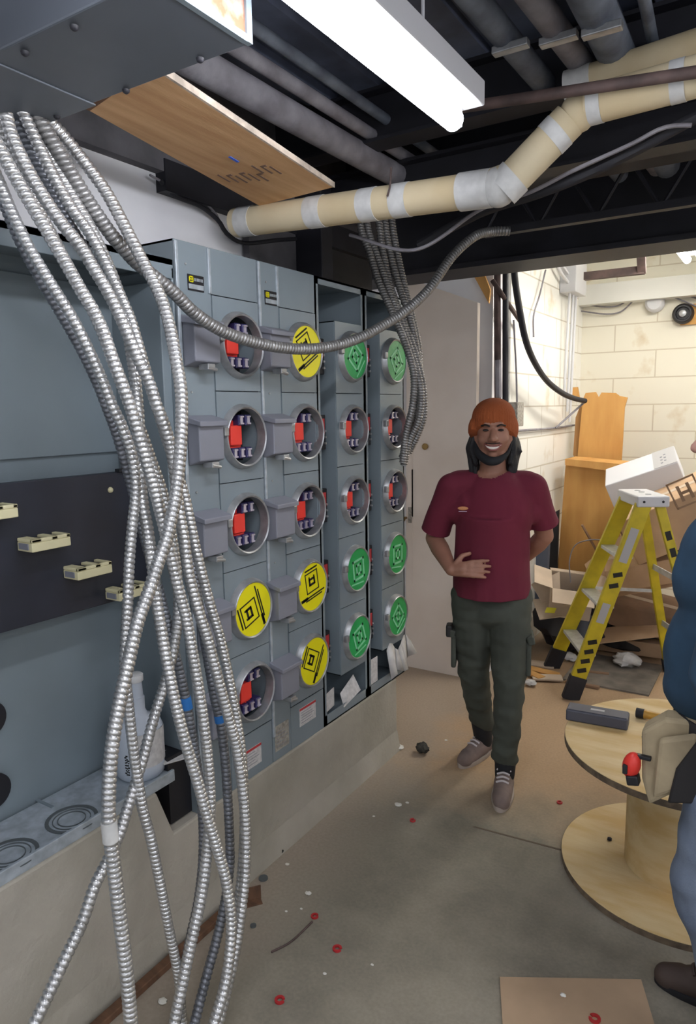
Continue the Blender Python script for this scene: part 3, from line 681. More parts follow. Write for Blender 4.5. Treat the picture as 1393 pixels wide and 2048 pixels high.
lb = lab.build('label', PAPER, t, smooth=True)
mb = MB()
for (a, z, h) in ((-1.25, .03, .06), (-1.19, .03, .045), (-1.31, .035, .05)):
    for k in range(7):
        c, s = math.cos(a+.015*(k % 2)), math.sin(a+.015*(k % 2)); zz = bz+z+h*k/6
        mb.obox((bx+.0755*c, by+.0755*s, zz), (c, s, 0), (-s, c, 0), (0, 0, 1), .001, .004 if k % 3 else .007, .004)
mb.build('handwriting', INK, t)
o = MB().prism([(-1.60, 1.425, .585), (-1.575, 1.52, .575), (-1.63, 1.52, .592), (-1.66, 1.44, .60)], (0, 0, .004)).build('leaflet', PAPER); tag(o, 'white and red leaflet lying behind the bottle', 'leaflet')

# ================================================================== FLEXIBLE CONDUITS
def flex(label, pts, r=.0165, m=FLEX, pitch=.0125, group='flexible metal conduits hanging in front of the cabinets', tape=None, name='flexible_conduit', seg=14):
    def rf(s, an):
        ph = (s/pitch+an/(2*math.pi)) % 1.0
        return r*(1.04 if ph < .28 else 1.07 if ph < .55 else 1.02 if ph < .75 else .86) 
    P = [Vector(q) for q in pts]
    o = MB().tube(P, r, seg, pitch/7, rf).build(name, m, smooth=True, origin=P[0]); tag(o, label, 'conduit', group)
    for q in (tape or []):
        c = spline(P, .01); i = min(range(len(c)-1), key=lambda k: (c[k]-Vector(q[0])).length); d = (c[i+1]-c[i]).normalized()
        MB().lathe([(-q[1]/2, r*1.08), (-q[1]/2, r*1.16), (q[1]/2, r*1.16), (q[1]/2, r*1.08)], c[i], d, 18).build('tape_wrap', q[2], o, smooth=True)
    return o
def hang(pts, xt, xm, xbt, dx=0.0):
    """points of the photo -> plane x easing from the top (xt) over the middle (xm) to the foot (xbt)"""
    out = []
    for (a, b_) in pts:
        if b_ < 900: u = max(0, (b_-230)/670); xx = xt+(xm-xt)*(u*u*(3-2*u))
        else: u = min(1, (b_-900)/1150); xx = xm+(xbt-xm)*u
        out.append(at(a, b_, 'x', xx+dx))
    return out
A = [(75, 212), (85, 228), (126, 271), (171, 327), (211, 382), (244, 442), (287, 525), (319, 588), (339, 651), (353, 723), (363, 790), (362, 881), (353, 981), (336, 1068), (317, 1124), (299, 1180), (276, 1243), (256, 1329), (236, 1423), (224, 1497), (218, 1580), (218, 1640), (224, 1700), (239, 1825), (254, 1954), (263, 2060)]
S1 = [(-30, 300), (0, 367), (25, 427), (57, 493), (86, 542), (115, 588), (144, 634), (175, 694), (201, 751), (224, 809), (244, 852), (264, 910), (272, 975), (265, 1049), (259, 1124), (256, 1199), (252, 1273), (250, 1340), (256, 1397), (262, 1457), (269, 1514), (278, 1572), (286, 1620), (301, 1674), (319, 1760), (340, 1868), (357, 1954), (366, 2060)]
S2 = [(-25, 250), (0, 300), (28, 350), (58, 402), (95, 464), (129, 522), (161, 579), (187, 622), (207, 665), (227, 723), (247, 775), (264, 823), (281, 881), (297, 938), (312, 990), (326, 1045), (343, 1116), (358, 1180), (373, 1236), (385, 1303), (396, 1367), (407, 1441), (416, 1520), (421, 1609), (413, 1717), (401, 1803), (382, 1889), (366, 1964), (348, 2050)]
S3 = [(12, 228), (20, 262), (38, 305), (68, 362), (98, 410), (126, 450), (161, 493), (187, 536), (213, 579), (238, 628), (258, 674), (279, 723), (299, 766), (313, 809), (330, 852), (343, 900), (352, 965), (360, 1031), (368, 1075), (377, 1143), (396, 1217), (414, 1273), (429, 1329), (444, 1385), (459, 1441), (472, 1490), (482, 1550), (491, 1640), (491, 1738), (482, 1825), (469, 1911), (452, 1985), (434, 2060)]
S4 = [(45, 222), (58, 250), (80, 297), (112, 362), (142, 415), (172, 456), (203, 510), (229, 565), (245, 600), (262, 640), (277, 690), (292, 740), (310, 800), (330, 868), (352, 935), (370, 993), (382, 1049), (394, 1105), (408, 1161), (423, 1217), (438, 1266), (449, 1311), (462, 1375), (474, 1440), (484, 1510), (489, 1600), (487, 1700), (478, 1800), (463, 1900), (445, 1985), (428, 2060)]
S7 = [(55, 226), (75, 262), (105, 320), (140, 385), (175, 445), (205, 505), (232, 570), (250, 630), (262, 700), (270, 752), (277, 830), (279, 900), (281, 960), (287, 1016), (295, 1057), (304, 1124), (313, 1199), (322, 1255), (329, 1296), (338, 1342), (347, 1388), (358, 1434), (370, 1480), (384, 1526), (398, 1572), (414, 1629), (432, 1687), (452, 1760), (463, 1846), (457, 1932), (445, 1990), (424, 2060)]
S8 = [(-10, 236), (5, 262), (32, 322), (66, 398), (104, 470), (146, 550), (180, 610), (204, 665), (232, 730), (258, 800), (283, 862), (305, 925), (326, 985), (340, 1050), (350, 1110), (356, 1170), (356, 1235), (347, 1303), (337, 1340), (326, 1379), (312, 1422), (299, 1468), (287, 1514), (273, 1560), (255, 1617), (241, 1663), (215, 1721), (189, 1773), (164, 1846), (129, 1919), (99, 1984), (62, 2060)]
S6 = [(30, 228), (50, 275), (85, 350), (125, 425), (165, 490), (200, 548), (232, 600), (262, 665), (292, 745), (320, 830), (345, 920), (362, 1010), (378, 1090), (392, 1170), (406, 1260), (420, 1342), (430, 1399), (441, 1445), (450, 1515), (456, 1600), (460, 1686), (459, 1745), (446, 1825), (431, 1889), (413, 1954), (386, 2060)]
S9 = [(-20, 330), (10, 410), (45, 492), (82, 560), (118, 620), (158, 690), (190, 755), (214, 815), (236, 875), (256, 945), (275, 1020), (296, 1100), (318, 1180), (338, 1260), (356, 1330), (372, 1400), (386, 1480), (398, 1560), (406, 1640), (406, 1720), (397, 1800), (380, 1880), (368, 1950), (350, 2060)]
LB = 'flexible metal conduit '
flex(LB+'rightmost at the top, swinging left down to the white tape', hang(A, -1.50, -1.235, -1.17), .0148, tape=[(at(218, 1658, 'x', -1.195), .045, TAPE)])
flex(LB+'leftmost of the bundle at shoulder height, dropping thin to the floor', hang(S1, -1.50, -1.33, -1.30), .0125)
flex(LB+'second from the left at the top, curving down to the bottom centre', hang(S2, -1.46, -1.28, -1.20), .0140)
flex(LB+'making the right edge of the bundle near the floor', hang(S3, -1.46, -1.295, -1.15), .0140, tape=[])
flex(LB+'running just behind the right edge one', hang(S4, -1.50, -1.34, -1.20), .0130)
flex(LB+'shiny, crossing the lower bundle from left to right', hang(S7, -1.52, -1.345, -1.13), .0140)
flex(LB+'crossing the lower bundle from right to bottom left corner', hang(S8, -1.50, -1.40, -1.27), .0132)
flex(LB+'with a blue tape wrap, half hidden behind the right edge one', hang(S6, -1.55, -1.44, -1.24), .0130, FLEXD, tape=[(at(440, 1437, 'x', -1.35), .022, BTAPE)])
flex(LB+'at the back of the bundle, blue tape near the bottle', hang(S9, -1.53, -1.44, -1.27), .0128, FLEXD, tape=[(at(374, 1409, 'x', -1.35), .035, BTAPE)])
K = [(70, 216), (85, 250), (115, 300), (151, 362), (186, 417), (221, 467), (244, 493), (273, 525), (316, 559), (349, 586), (387, 624), (437, 658), (490, 679), (543, 692), (596, 698), (642, 696), (684, 688), (726, 673), (768, 650), (809, 624), (859, 578), (905, 513), (950, 473), (985, 463), (1020, 462)]
kp = []
for i, (a, b_) in enumerate(K):
    if a < 300: kp.append(at(a, b_, 'x', -1.50+.04*(a-70)/230))
    else:
        u = min(1, (a-300)/700); base = at(300, 550, 'x', -1.46); yy = base.y+(2.9-base.y)*u**1.15
        kp.append(at(a, b_, 'y', yy))
flex('single flexible metal conduit looping in a long arc across the meter cabinets', kp, .0175, FLEXR, group=None)
# loose far bundle hanging behind the tan pipe down to the last cabinet
BR = [([(722, 455), (738, 500), (757, 560), (785, 625), (812, 690), (828, 750), (826, 810), (812, 870), (806, 925)], 'leftmost of the far conduits, passing in front of the last green disc'),
      ([(736, 455), (752, 505), (775, 570), (800, 640), (826, 715), (842, 780), (838, 840), (820, 880), (808, 930)], 'second of the far conduits beside the beige door'),
      ([(760, 455), (768, 510), (782, 575), (806, 640), (830, 705), (846, 770), (848, 830), (836, 868), (818, 905)], 'third of the far conduits, bulging over the beige door'),
      ([(772, 455), (782, 510), (798, 570), (820, 635), (834, 700), (842, 760), (836, 815), (820, 860), (812, 900)], 'fourth of the far conduits, thin and dark'),
      ([(786, 455), (796, 510), (810, 575), (826, 640), (838, 700), (838, 770), (828, 830), (818, 880), (804, 915)], 'rightmost of the far conduits where it leaves the ceiling')]
for k, (pts, lab_) in enumerate(BR):
    P = [at(a, b_, 'y', 2.72+.03*k+.08*i/8) for i, (a, b_) in enumerate(pts)]
    e = P[-1]; P[-1] = Vector((e.x, e.y, e.z)); P.insert(0, P[0]+V(-.02, 0, .18))
    flex('grey flexible conduit, '+lab_, P, .0155, FLEXR, group='far conduits hanging beside the last cabinet', pitch=.012, seg=10)

# ================================================================== BACK ROOM
# pipes at the wall corner
cable('riser_pipe', 'dark brown riser pipe standing at the white wall corner behind the man', 'pipe', [at(995, 540, 'y', 4.03), at(998, 1180, 'y', 4.03)], .020, RUSTY, 12)
cable('riser_pipe', 'black riser pipe right beside the dark brown one', 'pipe', [at(1012, 540, 'y', 4.05), at(1011, 1180, 'y', 4.05)], .018, BEAM, 12)
o = MB().cyl(at(997, 720, 'y', 3.985), at(998, 795, 'y', 3.985), .018, seg=10).build('pipe_sleeve', PIPEG); tag(o, 'short grey sleeve on the riser pipe above the beanie', 'sleeve')
cc = at(965, 575, 'y', 4.06); o = MB().prism([at(946, 545, 'y', 4.06), at(968, 541, 'y', 4.06), at(983, 580, 'y', 4.06), at(980, 607, 'y', 4.06)], (0, -.015, 0)).build('wood_offcut', PLYF); tag(o, 'small orange wood offcut fixed high beside the riser pipes', 'wood')
cable('black_cable', 'heavy black cable hanging in a curve from the beam to the torn plywood', 'cable', [at(1028, 530, 'y', 4.0), at(1032, 570, 'y', 4.0), at(1040, 620, 'y', 4.0), at(1052, 680, 'y', 4.1), at(1070, 725, 'y', 4.3), at(1095, 762, 'y', 4.6), at(1125, 786, 'y', 4.9), at(1150, 797, 'y', 5.2), at(1172, 802, 'y', 5.4)], .019, RUB, 10)
cable('grey_conduit', 'thin conduit descending from the black cable to the wall rail', 'conduit', [at(1168, 806, 'y', 5.4), at(1112, 856, 'x', -1.47)], .008, PIPEG)
cable('grey_conduit', 'thin horizontal grey conduit on the white block wall', 'conduit', [at(1030, 862, 'x', -1.48), at(1112, 856, 'x', -1.48), at(1150, 850, 'x', -1.48)], .008, PIPEG)
cable('grey_wire', 'thin wire hanging down the block wall right of the black cable', 'wire', [at(1092, 540, 'x', -1.47), at(1080, 590, 'x', -1.47), at(1068, 632, 'x', -1.47), at(1068, 676, 'x', -1.47)], .006, PIPEG)
cable('grey_wire', 'thin wire dropping to the small switch box on the block wall', 'wire', [at(1028, 640, 'x', -1.47), at(1033, 740, 'x', -1.47), at(1035, 815, 'x', -1.47)], .006, PIPEG)
cable('rusty_strut', 'short rusty strut slanting from the riser pipes to the block wall', 'strut', [at(985, 560, 'y', 4.0), at(1012, 600, 'y', 4.05), at(1050, 655, 'y', 4.4)], .014, RUSTY)
q = at(1036, 830, 'x', -1.46); o = MB().box(-1.5, -1.44, q.y-.06, q.y+.06, q.z-.07, q.z+.08).build('switch_box', PAPERB, bevel=.004); tag(o, 'small beige switch box on the block wall right of the beanie', 'switch box')
q = at(1148, 565, 'x', -1.44); t = thing('junction_box', 'white electrical box with conduits high on the block wall', 'electrical box', (q.x, q.y, q.z-.1))
MB().box(-1.498, -1.38, q.y-.16, q.y+.14, q.z-.09, q.z+.16).build('box', FIXT, t, bevel=.005)
for dy in (-.10, 0, .08): MB().cyl((-1.44, q.y+dy, q.z-.09), (-1.46, q.y+dy, q.z-.95-dy), .010, seg=10).build('conduit', FIXT, t, smooth=True)
for k in range(3): MB().tube([(-1.44, q.y-.16, q.z+.10-.06*k), (-1.45, q.y-.35, q.z+.16-.06*k), (-1.46, q.y-.7, q.z+.30-.04*k)], .012, 8).build('conduit', FIXT, t, smooth=True)
# round fittings on the end wall
q = at(1312, 607, 'y', 5.98); o = MB().lathe([(0, .07), (.04, .07), (.06, .05)], q, (0, -1, 0)).build('wall_fitting', FIXT, smooth=True); tag(o, 'round white fitting high on the far end wall', 'fitting')
q = at(1368, 628, 'y', 5.97); t = thing('wall_lamp_base', 'round black vent on a wooden backing on the far wall', 'wall fitting', q)
MB().lathe([(0, .075), (.03, .075), (.05, .06), (.05, .05), (.03, .045)], q, (0, -1, 0)).build('body', BLACK, t, smooth=True)
MB().lathe([(.03, .03), (.055, .025), (.06, .01)], q, (0, -1, 0)).build('hub', STEEL, t, smooth=True)
MB().box(q.x-.02, q.x+.3, 5.975, 5.995, q.z-.08, q.z+.07).build('backing_board', PLYF, t)
for dz in (.02, -.035):
    cable('wall_cable', 'thin grey cable strung along the top of the end wall, %s' % ('upper' if dz > 0 else 'lower'), 'cable', [at(1150, 612, 'y', 5.96)+V(0, 0, dz), at(1235, 612, 'y', 5.96)+V(0, 0, dz-.02), at(1300, 585, 'y', 5.96)+V(0, 0, dz+.04), at(1420, 612, 'y', 5.96)+V(0, 0, dz)], .006, PIPEG)
struct('trim_10', MB().box(-1.5, 3, 5.86, 6.0, 2.47, 2.62), WHITEF)
struct('trim_11', MB().box(-1.5, 3, 4.9, 5.04, 2.78, 2.98), WHITEF)
o = MB().beam(at(1170, 553, 'y', 5.0), at(1290, 540, 'y', 5.0), .05, .05).build('steel_angle', RUSTY); tag(o, 'rusty brown angle iron below the back room ceiling', 'angle iron')
o = MB().beam(at(1285, 545, 'y', 5.0), Vector((at(1270, 505, 'y', 4.6).x, 4.6, 2.98)), .05, .04).build('steel_angle', RUSTY); tag(o, 'short rusty brace rising from the angle iron in the back room', 'angle iron')

# torn plywood boards leaning at the far wall
def board(name, label, px_pts, y, th, m, lean=0, cat='plywood board'):
    P = []
    for (a, b_) in px_pts:
        q = at(a, b_, 'y', y); q = at(a, b_, 'y', y+lean*(q.z)); P.append(q)
    mb = MB().prism(P, (0, th, 0)); o = mb.build(name, m); return tag(o, label, cat)
board('plywood_board', 'torn upright orange plywood board against the far wall', [(1155, 925), (1166, 800), (1172, 786), (1192, 784), (1198, 795), (1204, 785), (1232, 786), (1240, 792), (1256, 795), (1250, 815), (1243, 935)], 5.60, .02, PLYF)
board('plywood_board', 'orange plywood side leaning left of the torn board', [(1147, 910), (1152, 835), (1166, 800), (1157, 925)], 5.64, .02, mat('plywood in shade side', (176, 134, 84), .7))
board('plywood_scrap', 'small orange plywood scrap peeping above the black cable', [(1130, 776), (1156, 774), (1160, 796), (1150, 800)], 5.75, .02, PLYF)
fs = at(1240, 938, 'y', 5.3)
t = thing('shelf_unit', 'wide plywood cabinet panel with a shelf edge, standing on the rubble', 'shelf unit', (-1.2, 5.35, .1))
MB().prism([at(1112, 1190, 'y', 5.30), at(1132, 928, 'y', 5.30), at(1243, 942, 'y', 5.30), at(1240, 1230, 'y', 5.30)], (0, .02, 0)).build('panel', PLYF, t)
MB().prism([at(1131, 918, 'y', 5.24), at(1244, 928, 'y', 5.24), at(1243, 945, 'y', 5.24), at(1131, 930, 'y', 5.24)], (0, .30, 0)).build('shelf', PLYF, t)
o = MB().prism([at(1100, 1030, 'y', 5.2), at(1118, 1020, 'y', 5.2), at(1112, 1240, 'y', 5.2), at(1090, 1240, 'y', 5.2)], (0, .03, 0)).build('black_board', BLACK); tag(o, 'narrow black board standing left of the plywood panel', 'board')
o = MB().prism([at(1050, 1110, 'y', 4.9), at(1098, 1080, 'y', 4.9), at(1092, 1200, 'y', 4.9), at(1060, 1215, 'y', 4.9)], (0, .05, 0)).build('blue_grey_board', mat('blue grey board', (96, 104, 122), .7)); tag(o, 'blue grey board behind the man at his elbow', 'board')

# cartons
def carton(label, c, size, rz, tilt=(0, 0), m=CARD, name='cardboard_box', marks=None, cat='cardboard box', open_top=False):
    c = Vector(c); M = (Matrix.Rotation(rz, 3, 'Z') @ Matrix.Rotation(tilt[0], 3, 'X') @ Matrix.Rotation(tilt[1], 3, 'Y'))
    ax, ay, az = M @ V(1, 0, 0), M @ V(0, 1, 0), M @ V(0, 0, 1); w_, d_, h_ = size
    t = thing(name, label, cat, c-az*h_/2)
    if open_top:
        mb = MB()
        for s in (-1, 1):
            mb.obox(c+ax*w_/2*s, ax, ay, az, .006, d_, h_); mb.obox(c+ay*d_/2*s, ax, ay, az, w_, .006, h_)
        mb.obox(c-az*h_/2, ax, ay, az, w_, d_, .006); mb.build('walls', m, t)
        for s in (-1, 1):
            f = (ay*s*.8+az*-.25).normalized(); MB().obox(c+az*h_/2+ay*s*d_/2+f*.065, ax, f, f.cross(ax), w_, .13, .005).build('flap', CARDL, t)
            f = (ax*s*.9+az*.2).normalized(); MB().obox(c+az*h_/2+ax*s*w_/2+f*.06, ay, f, f.cross(ay), d_, .12, .005).build('flap', CARDL, t)
    else:
        MB().obox(c, ax, ay, az, w_, d_, h_).build('carton', m, t, bevel=.006)
        if m is not WHITEC: MB().obox(c+az*(h_/2+.001), ax, ay, az, w_*.99, .05, .001).build('packing_tape', CARDL, t)
        else:
            MB().obox(c+az*(h_/2+.0012)+ax*w_*.34, ax, ay, az, w_*.31, d_*.98, .002).build('grey_end', GREYC, t)
            mb = MB()
            for k in range(6): mb.obox(c+az*(h_/2+.003)+ax*(w_*.30+.022*(k % 2))+ay*(-.10+.03*k), ax, ay, az, .014, .018, .001)
            mb.build('printed_mark', GREYD, t)
    if marks:
        mb = MB()
        for (u, v, wu, wv) in marks: mb.obox(c-ay*(d_/2+.001)+ax*u*w_+az*v*h_, ax, ay, az, wu*w_, .002, wv*h_)
        mb.build('printed_mark', mat('carton print', (146, 120, 98), .8), t)
    return t, ax, ay, az
H_mark = [(-.22, 0, .02, .7), (.22, 0, .02, .7), (0, .34, .46, .03), (0, -.34, .46, .03), (-.09, 0, .05, .45), (.09, 0, .05, .45), (0, 0, .18, .09), (0, -.5+.05, .2, .02)]
carton('white carton with small grey print lying on top of the cardboard pile', at(1290, 955, 'y', 5.0), (.46, .34, .18), R(12), (R(14), R(-22)), WHITEC, 'white_carton', cat='carton')
t, ax, ay, az = carton('tan cardboard box with a printed square mark at the right edge of the pile', at(1350, 1030, 'y', 4.75), (.62, .40, .30), R(14), (R(8), R(-27)), CARD)
c = at(1372, 985, 'y', 4.52)
mb = MB()
dx_, dz_ = (ax*1).normalized(), az
for (u, v, wu, wv) in ((-.075, 0, .010, .17), (.075, 0, .010, .17), (0, .08, .16, .010), (0, -.08, .16, .010), (-.028, 0, .018, .10), (.028, 0, .018, .10), (0, 0, .05, .018)):
    mb.obox(c+dx_*u+dz_*v, dx_, ay, dz_, wu, .004, wv)
# mark sits on the near face of the box
fc = WL[t.name]+az*.15-ay*.201; off = (c-fc).dot(ay); mb.v = [p_-ay*(off) for p_ in mb.v]
mb.build('printed_mark', mat('carton print', (146, 120, 98), .8), t)
carton('flattened brown carton under the marked box', at(1330, 1120, 'y', 4.85), (.70, .42, .16), R(10), (R(10), R(-16)), CARD)
carton('dark brown carton wedged low in the pile behind the ladder', at(1300, 1225, 'y', 4.95), (.62, .40, .16), R(-4), (R(5), R(8)), CARDD)
carton('wide light carton at the foot of the pile behind the ladder', at(1260, 1272, 'y', 5.0), (.60, .40, .10), R(-10), (R(6), R(-5)), CARD)
carton('open cardboard box with flaps spread, left of the ladder', at(1140, 1190, 'y', 4.66), (.26, .28, .20), R(18), (R(12), R(6)), CARDL, open_top=True)
def flat(name, label, pts, m, cat='cardboard', th=.006):
    o = MB().prism(pts, (0, .001, th)).build(name, m); return tag(o, label, cat)
flat('cardboard_flap', 'light grey cardboard flap leaning forward beside the man, left of the ladder', [at(1064, 1170, 'y', 4.62), at(1120, 1145, 'y', 4.72), at(1122, 1200, 'y', 4.55), at(1085, 1206, 'y', 4.50)], mat('grey cardboard', (176, 160, 144), .85))
flat('cardboard_sheet', 'light cardboard sheet with a yellow note on it', [at(1066, 1200, 'y', 4.6), at(1135, 1196, 'y', 4.6), at(1140, 1232, 'y', 4.45), at(1080, 1240, 'y', 4.42)], CARDL)
q = at(1103, 1222, 'y', 4.45); o = MB().obox(q+V(0, -.012, .008), (1, .1, .05), (0, 1, .5), (0, -.5, 1), .062, .05, .003).build('sticky_note', mat('yellow note', (232, 226, 60), .7)); tag(o, 'bright yellow sticky note on the cardboard sheet', 'note')
flat('cardboard_sheet', 'large bent cardboard sheet leaning across behind the ladder', [at(1170, 1130, 'y', 4.9), at(1290, 1035, 'y', 4.9), at(1420, 1000, 'y', 4.9), at(1420, 1160, 'y', 4.75), at(1200, 1200, 'y', 4.75)], CARD)
flat('cardboard_sheet', 'flat cardboard sheet low at the foot of the pile behind the ladder', [at(1170, 1262, 'y', 4.75), at(1335, 1242, 'y', 4.8), at(1340, 1272, 'y', 4.6), at(1180, 1290, 'y', 4.6)], CARD)
flat('cardboard_sheet', 'brown sloping cardboard strip crossing behind the ladder head', [at(1240, 1062, 'y', 4.62), at(1400, 985, 'y', 4.62), at(1400, 1015, 'y', 4.6), at(1250, 1085, 'y', 4.6)], CARDD)
cable('bent_wire', 'thin grey wire looping out of the pile left of the ladder', 'wire', [at(1142, 1165, 'y', 4.6), at(1140, 1120, 'y', 4.6), at(1152, 1090, 'y', 4.6), at(1180, 1080, 'y', 4.6), at(1210, 1080, 'y', 4.6)], .004, PIPEG)
o = MB().beam(at(1165, 1050, 'y', 4.76), at(1196, 1105, 'y', 4.93), .012, .012).build('wood_stick', CARDD); tag(o, 'small brown stick poking out of the pile', 'stick')
# dark rubbish under the pile and scraps on the floor
rnd = random.Random(3)
def lump(name, label, c, r, m, cat, flatn=.5, group=None):
    c = Vector(c); mb = MB().ball((0, 0, 0), r, r*.8, r*flatn, seg=14, rings=9)
    mb.v = [c+p_*(1+.45*noise.noise(p_*(3/r)+V(rnd.random()*9, 0, 0)))+V(0, 0, r*flatn*.7) for p_ in mb.v]
    zs = [p_.z for p_ in mb.v]; mn = min(zs); mb.v = [V(p_.x, p_.y, p_.z-mn+c.z) for p_ in mb.v]
    o = mb.build(name, m, smooth=True); return tag(o, label, cat, group)
lump('rubbish_bag', 'black rubbish bag slumped behind the man left of the ladder', (-1.20, 4.75, 0), .24, mat('black bag', (38, 38, 46), .4), 'rubbish bag', .8)
lump('rubbish_bag', 'long dark rubbish heap under the cardboard behind the ladder', (-.85, 5.1, 0), .40, mat('dark rubbish', (58, 54, 52), .9, 0, .3, 20), 'rubbish', .30)
lump('rag', 'crumpled white rag on the floor between the ladder legs', at(1255, 1335, 'z', 0), .085, RAGM, 'rag', .5)
lump('rag', 'small white scrap of paper beside the black ladder foot', at(1140, 1322, 'z', 0), .05, RAGM, 'paper', .5)
for k, (a, b_, w_, l_, r_, lab_) in enumerate(((1075, 1330, .10, .22, 10, 'furthest'), (1080, 1345, .07, .24, -8, 'middle'), (1095, 1360, .09, .18, 24, 'nearest'), (1062, 1352, .06, .20, -30, 'leftmost'))):
    c = at(a, b_, 'z', .0); M = Matrix.Rotation(R(r_), 3, 'Z'); o = MB().obox(c+V(0, 0, .008+.004*k), M @ V(1, 0, 0), M @ V(0, 1, 0), (0, 0, 1), l_, w_, .012).build('wood_scrap', PLYF if k % 2 else CARDL, bevel=.002)
    tag(o, lab_+' of the small wood scraps on the floor left of the ladder', 'wood scrap', 'wood scraps by the ladder foot')
for k, (a, b_, lab_) in enumerate(((1165, 1372, 'thin'), (1185, 1348, 'short'))):
    c = at(a, b_, 'z', 0); o = MB().obox(c+V(0, 0, .010), (1, .2*k, 0), (-.2*k, 1, 0), (0, 0, 1), .20, .03, .016).build('wood_stick', CARDD, bevel=.002); tag(o, lab_+' brown stick on the floor between the ladder feet', 'stick')
lump('plaster_lump', 'pale plaster lump on the floor right of the man\'s knee', at(1062, 1372, 'z', 0), .035, RAGM, 'plaster')
sh = at(1225, 1352, 'z', 0)
o = MB().obox((sh.x, sh.y+.05, .006), (1, 0, 0), (0, 1, 0), (0, 0, 1), .5, .55, .01).build('floor_sheet', mat('grey board', (132, 124, 114), .85, 0, .2, 10)); tag(o, 'flat grey board lying on the floor inside the ladder legs', 'board')

# ================================================================== STEPLADDER
t = thing('step_ladder', 'yellow fibreglass step ladder with a white top cap and black feet', 'ladder', (-.8, 4.3, 0))
fn, ff = V(-.985, 3.93, 0), at(1103, 1335, 'z', 0); dirw = (ff-fn).normalized()
tn = at(1288, 1008, 'y', 4.02); tf = tn+dirw*.27
tn2 = at(1318, 1003, 'y', 4.08); tf2 = tn2+dirw*.27
bn, bf = at(1388, 1262, 'y', 4.16), at(1332, 1300, 'y', 4.62)
def ext(a, b_, z=0): s = (z-a.z)/(b_.z-a.z); return a+(b_-a)*s
bn = ext(tn2, bn); bf = ext(tf2, bf)
for (a, c, wd, nm, z_) in ((fn, tn, .085, 'front_rail', .13), (ff, tf, .085, 'front_rail', .13), (bn, tn2, .05, 'rear_rail', .08), (bf, tf2, .05, 'rear_rail', .08)):
    u = z_/(c.z-a.z); m_ = a.lerp(c, u); fwd = dirw
    rl = MB().beam(m_, c, wd, .028, up=fwd).build(nm, LADY, t, bevel=.003)
    MB().beam(a+V(0, 0, .0), m_+(c-a)*.01, wd+.014, .036, up=fwd).build('foot', RUB, t, bevel=.004)
    if a is fn:
        n_ = dirw*-1; d = (c-a).normalized(); sd = d.cross(n_).normalized()
        for f in (.16, .21, .26, .31, .60, .655): MB().obox(a.lerp(c, f)+n_*.0148, (sd+d*.5).normalized(), n_, (d-sd*.5).normalized(), .050, .002, .026).build('chevron_stripe', INK, rl)
        mb = MB().obox(a.lerp(c, .80)+n_*.0148, sd, n_, d, .046, .0015, .20); mb.build('sticker', GREYC, rl); MB().obox(a.lerp(c, .46)+n_*.0148, sd, n_, d, .044, .0015, .12).build('sticker', GREYC, rl)
    if c is tn2:
        mb = MB(); n_ = dirw*-1; d = (c-a).normalized(); sd = d.cross(n_).normalized()
        for f in (.84, .76): mb.obox(a.lerp(c, f)+n_*.0148, sd, n_, d, .03, .002, .05)
        mb.build('mark', INK, rl)
for f in (.24, .49, .74):
    a, c = fn.lerp(tn, f), ff.lerp(tf, f); s = (tn-fn).normalized(); h_ = V(s.x, s.y, 0).normalized()
    MB().obox((a+c)/2+h_*.01, dirw, h_, V(0, 0, 1), (c-a).length-.02, .085, .022).build('step', ALU, t, bevel=.003)
for f in (.30, .62):
    MB().beam(bn.lerp(tn2, f), bf.lerp(tf2, f), .008, .034).build('rear_brace', ALU, t)
    MB().beam(bn.lerp(tn2, f), bn.lerp(tn2, f)+(fn.lerp(tn, f+.12)-bn.lerp(tn2, f))*.12, .006, .02).build('rear_brace', ALU, t)
ha = (bn-fn); ha.z = 0; ha = ha.normalized()
cap_c = (tn+tf+tn2+tf2)/4+V(0, 0, .01)
MB().obox(cap_c, dirw, dirw.cross(V(0, 0, 1)), (0, 0, 1), .35, .17, .06).build('top_cap', FIXT, t, bevel=.008)
for k in (-.09, 0.02, .09): MB().lathe([(0, .016), (.003, .016), (.004, .010)], cap_c+dirw*k+V(.01*k, 0, .030), (0, 0, 1), 16).build('tool_hole', GREYC, t)
for k in (-.05, .05): MB().lathe([(0, .007), (.004, .006)], cap_c-dirw*.175+dirw.cross(V(0, 0, 1))*k, -dirw, 10).build('bolt', BEAM, t)
s0 = fn.lerp(tn, .50); s1 = bn.lerp(tn2, .48)
MB().beam(ff.lerp(tf, .50), bf.lerp(tf2, .48), .004, .02).build('spreader', ALU, t)

# ================================================================== CABLE REEL
rc = V(-.245, 2.60, 0); RR = .41
t = thing('cable_reel', 'wooden cable reel standing on end as a table at the right', 'cable reel', rc)
MB().lathe([(0, RR), (.022, RR)], rc, (0, 0, 1), 72).build('lower_flange', REELE, t)
MB().lathe([(.0222, RR-.001), (.0235, RR-.002)], rc, (0, 0, 1), 72).build('lower_face', REELW, t)
MB().lathe([(.0235, .185), (.46, .185)], rc, (0, 0, 1), 40).build('core', REELW, t, smooth=True)
MB().lathe([(.46, RR), (.482, RR)], rc, (0, 0, 1), 72).build('upper_flange', REELE, t)
MB().lathe([(.4822, RR-.001), (.4835, RR-.002)], rc, (0, 0, 1), 72).build('upper_face', REELW, t)
q = at(1220, 1680, 'z', .0235); MB().lathe([(0, .009), (.008, .009), (.010, .005)], q, (0, 0, 1), 6).build('bolt', BEAM, t)
zt = .4838
a = at(1132, 1440, 'z', zt); c = at(1256, 1462, 'z', zt); d = (c-a); L = d.length; d.normalize(); nrm = V(-d.y, d.x, 0)
bx_ = thing('tool_case', 'long dark grey case lying on the cable reel', 'case', (a+c)/2+nrm*.035)
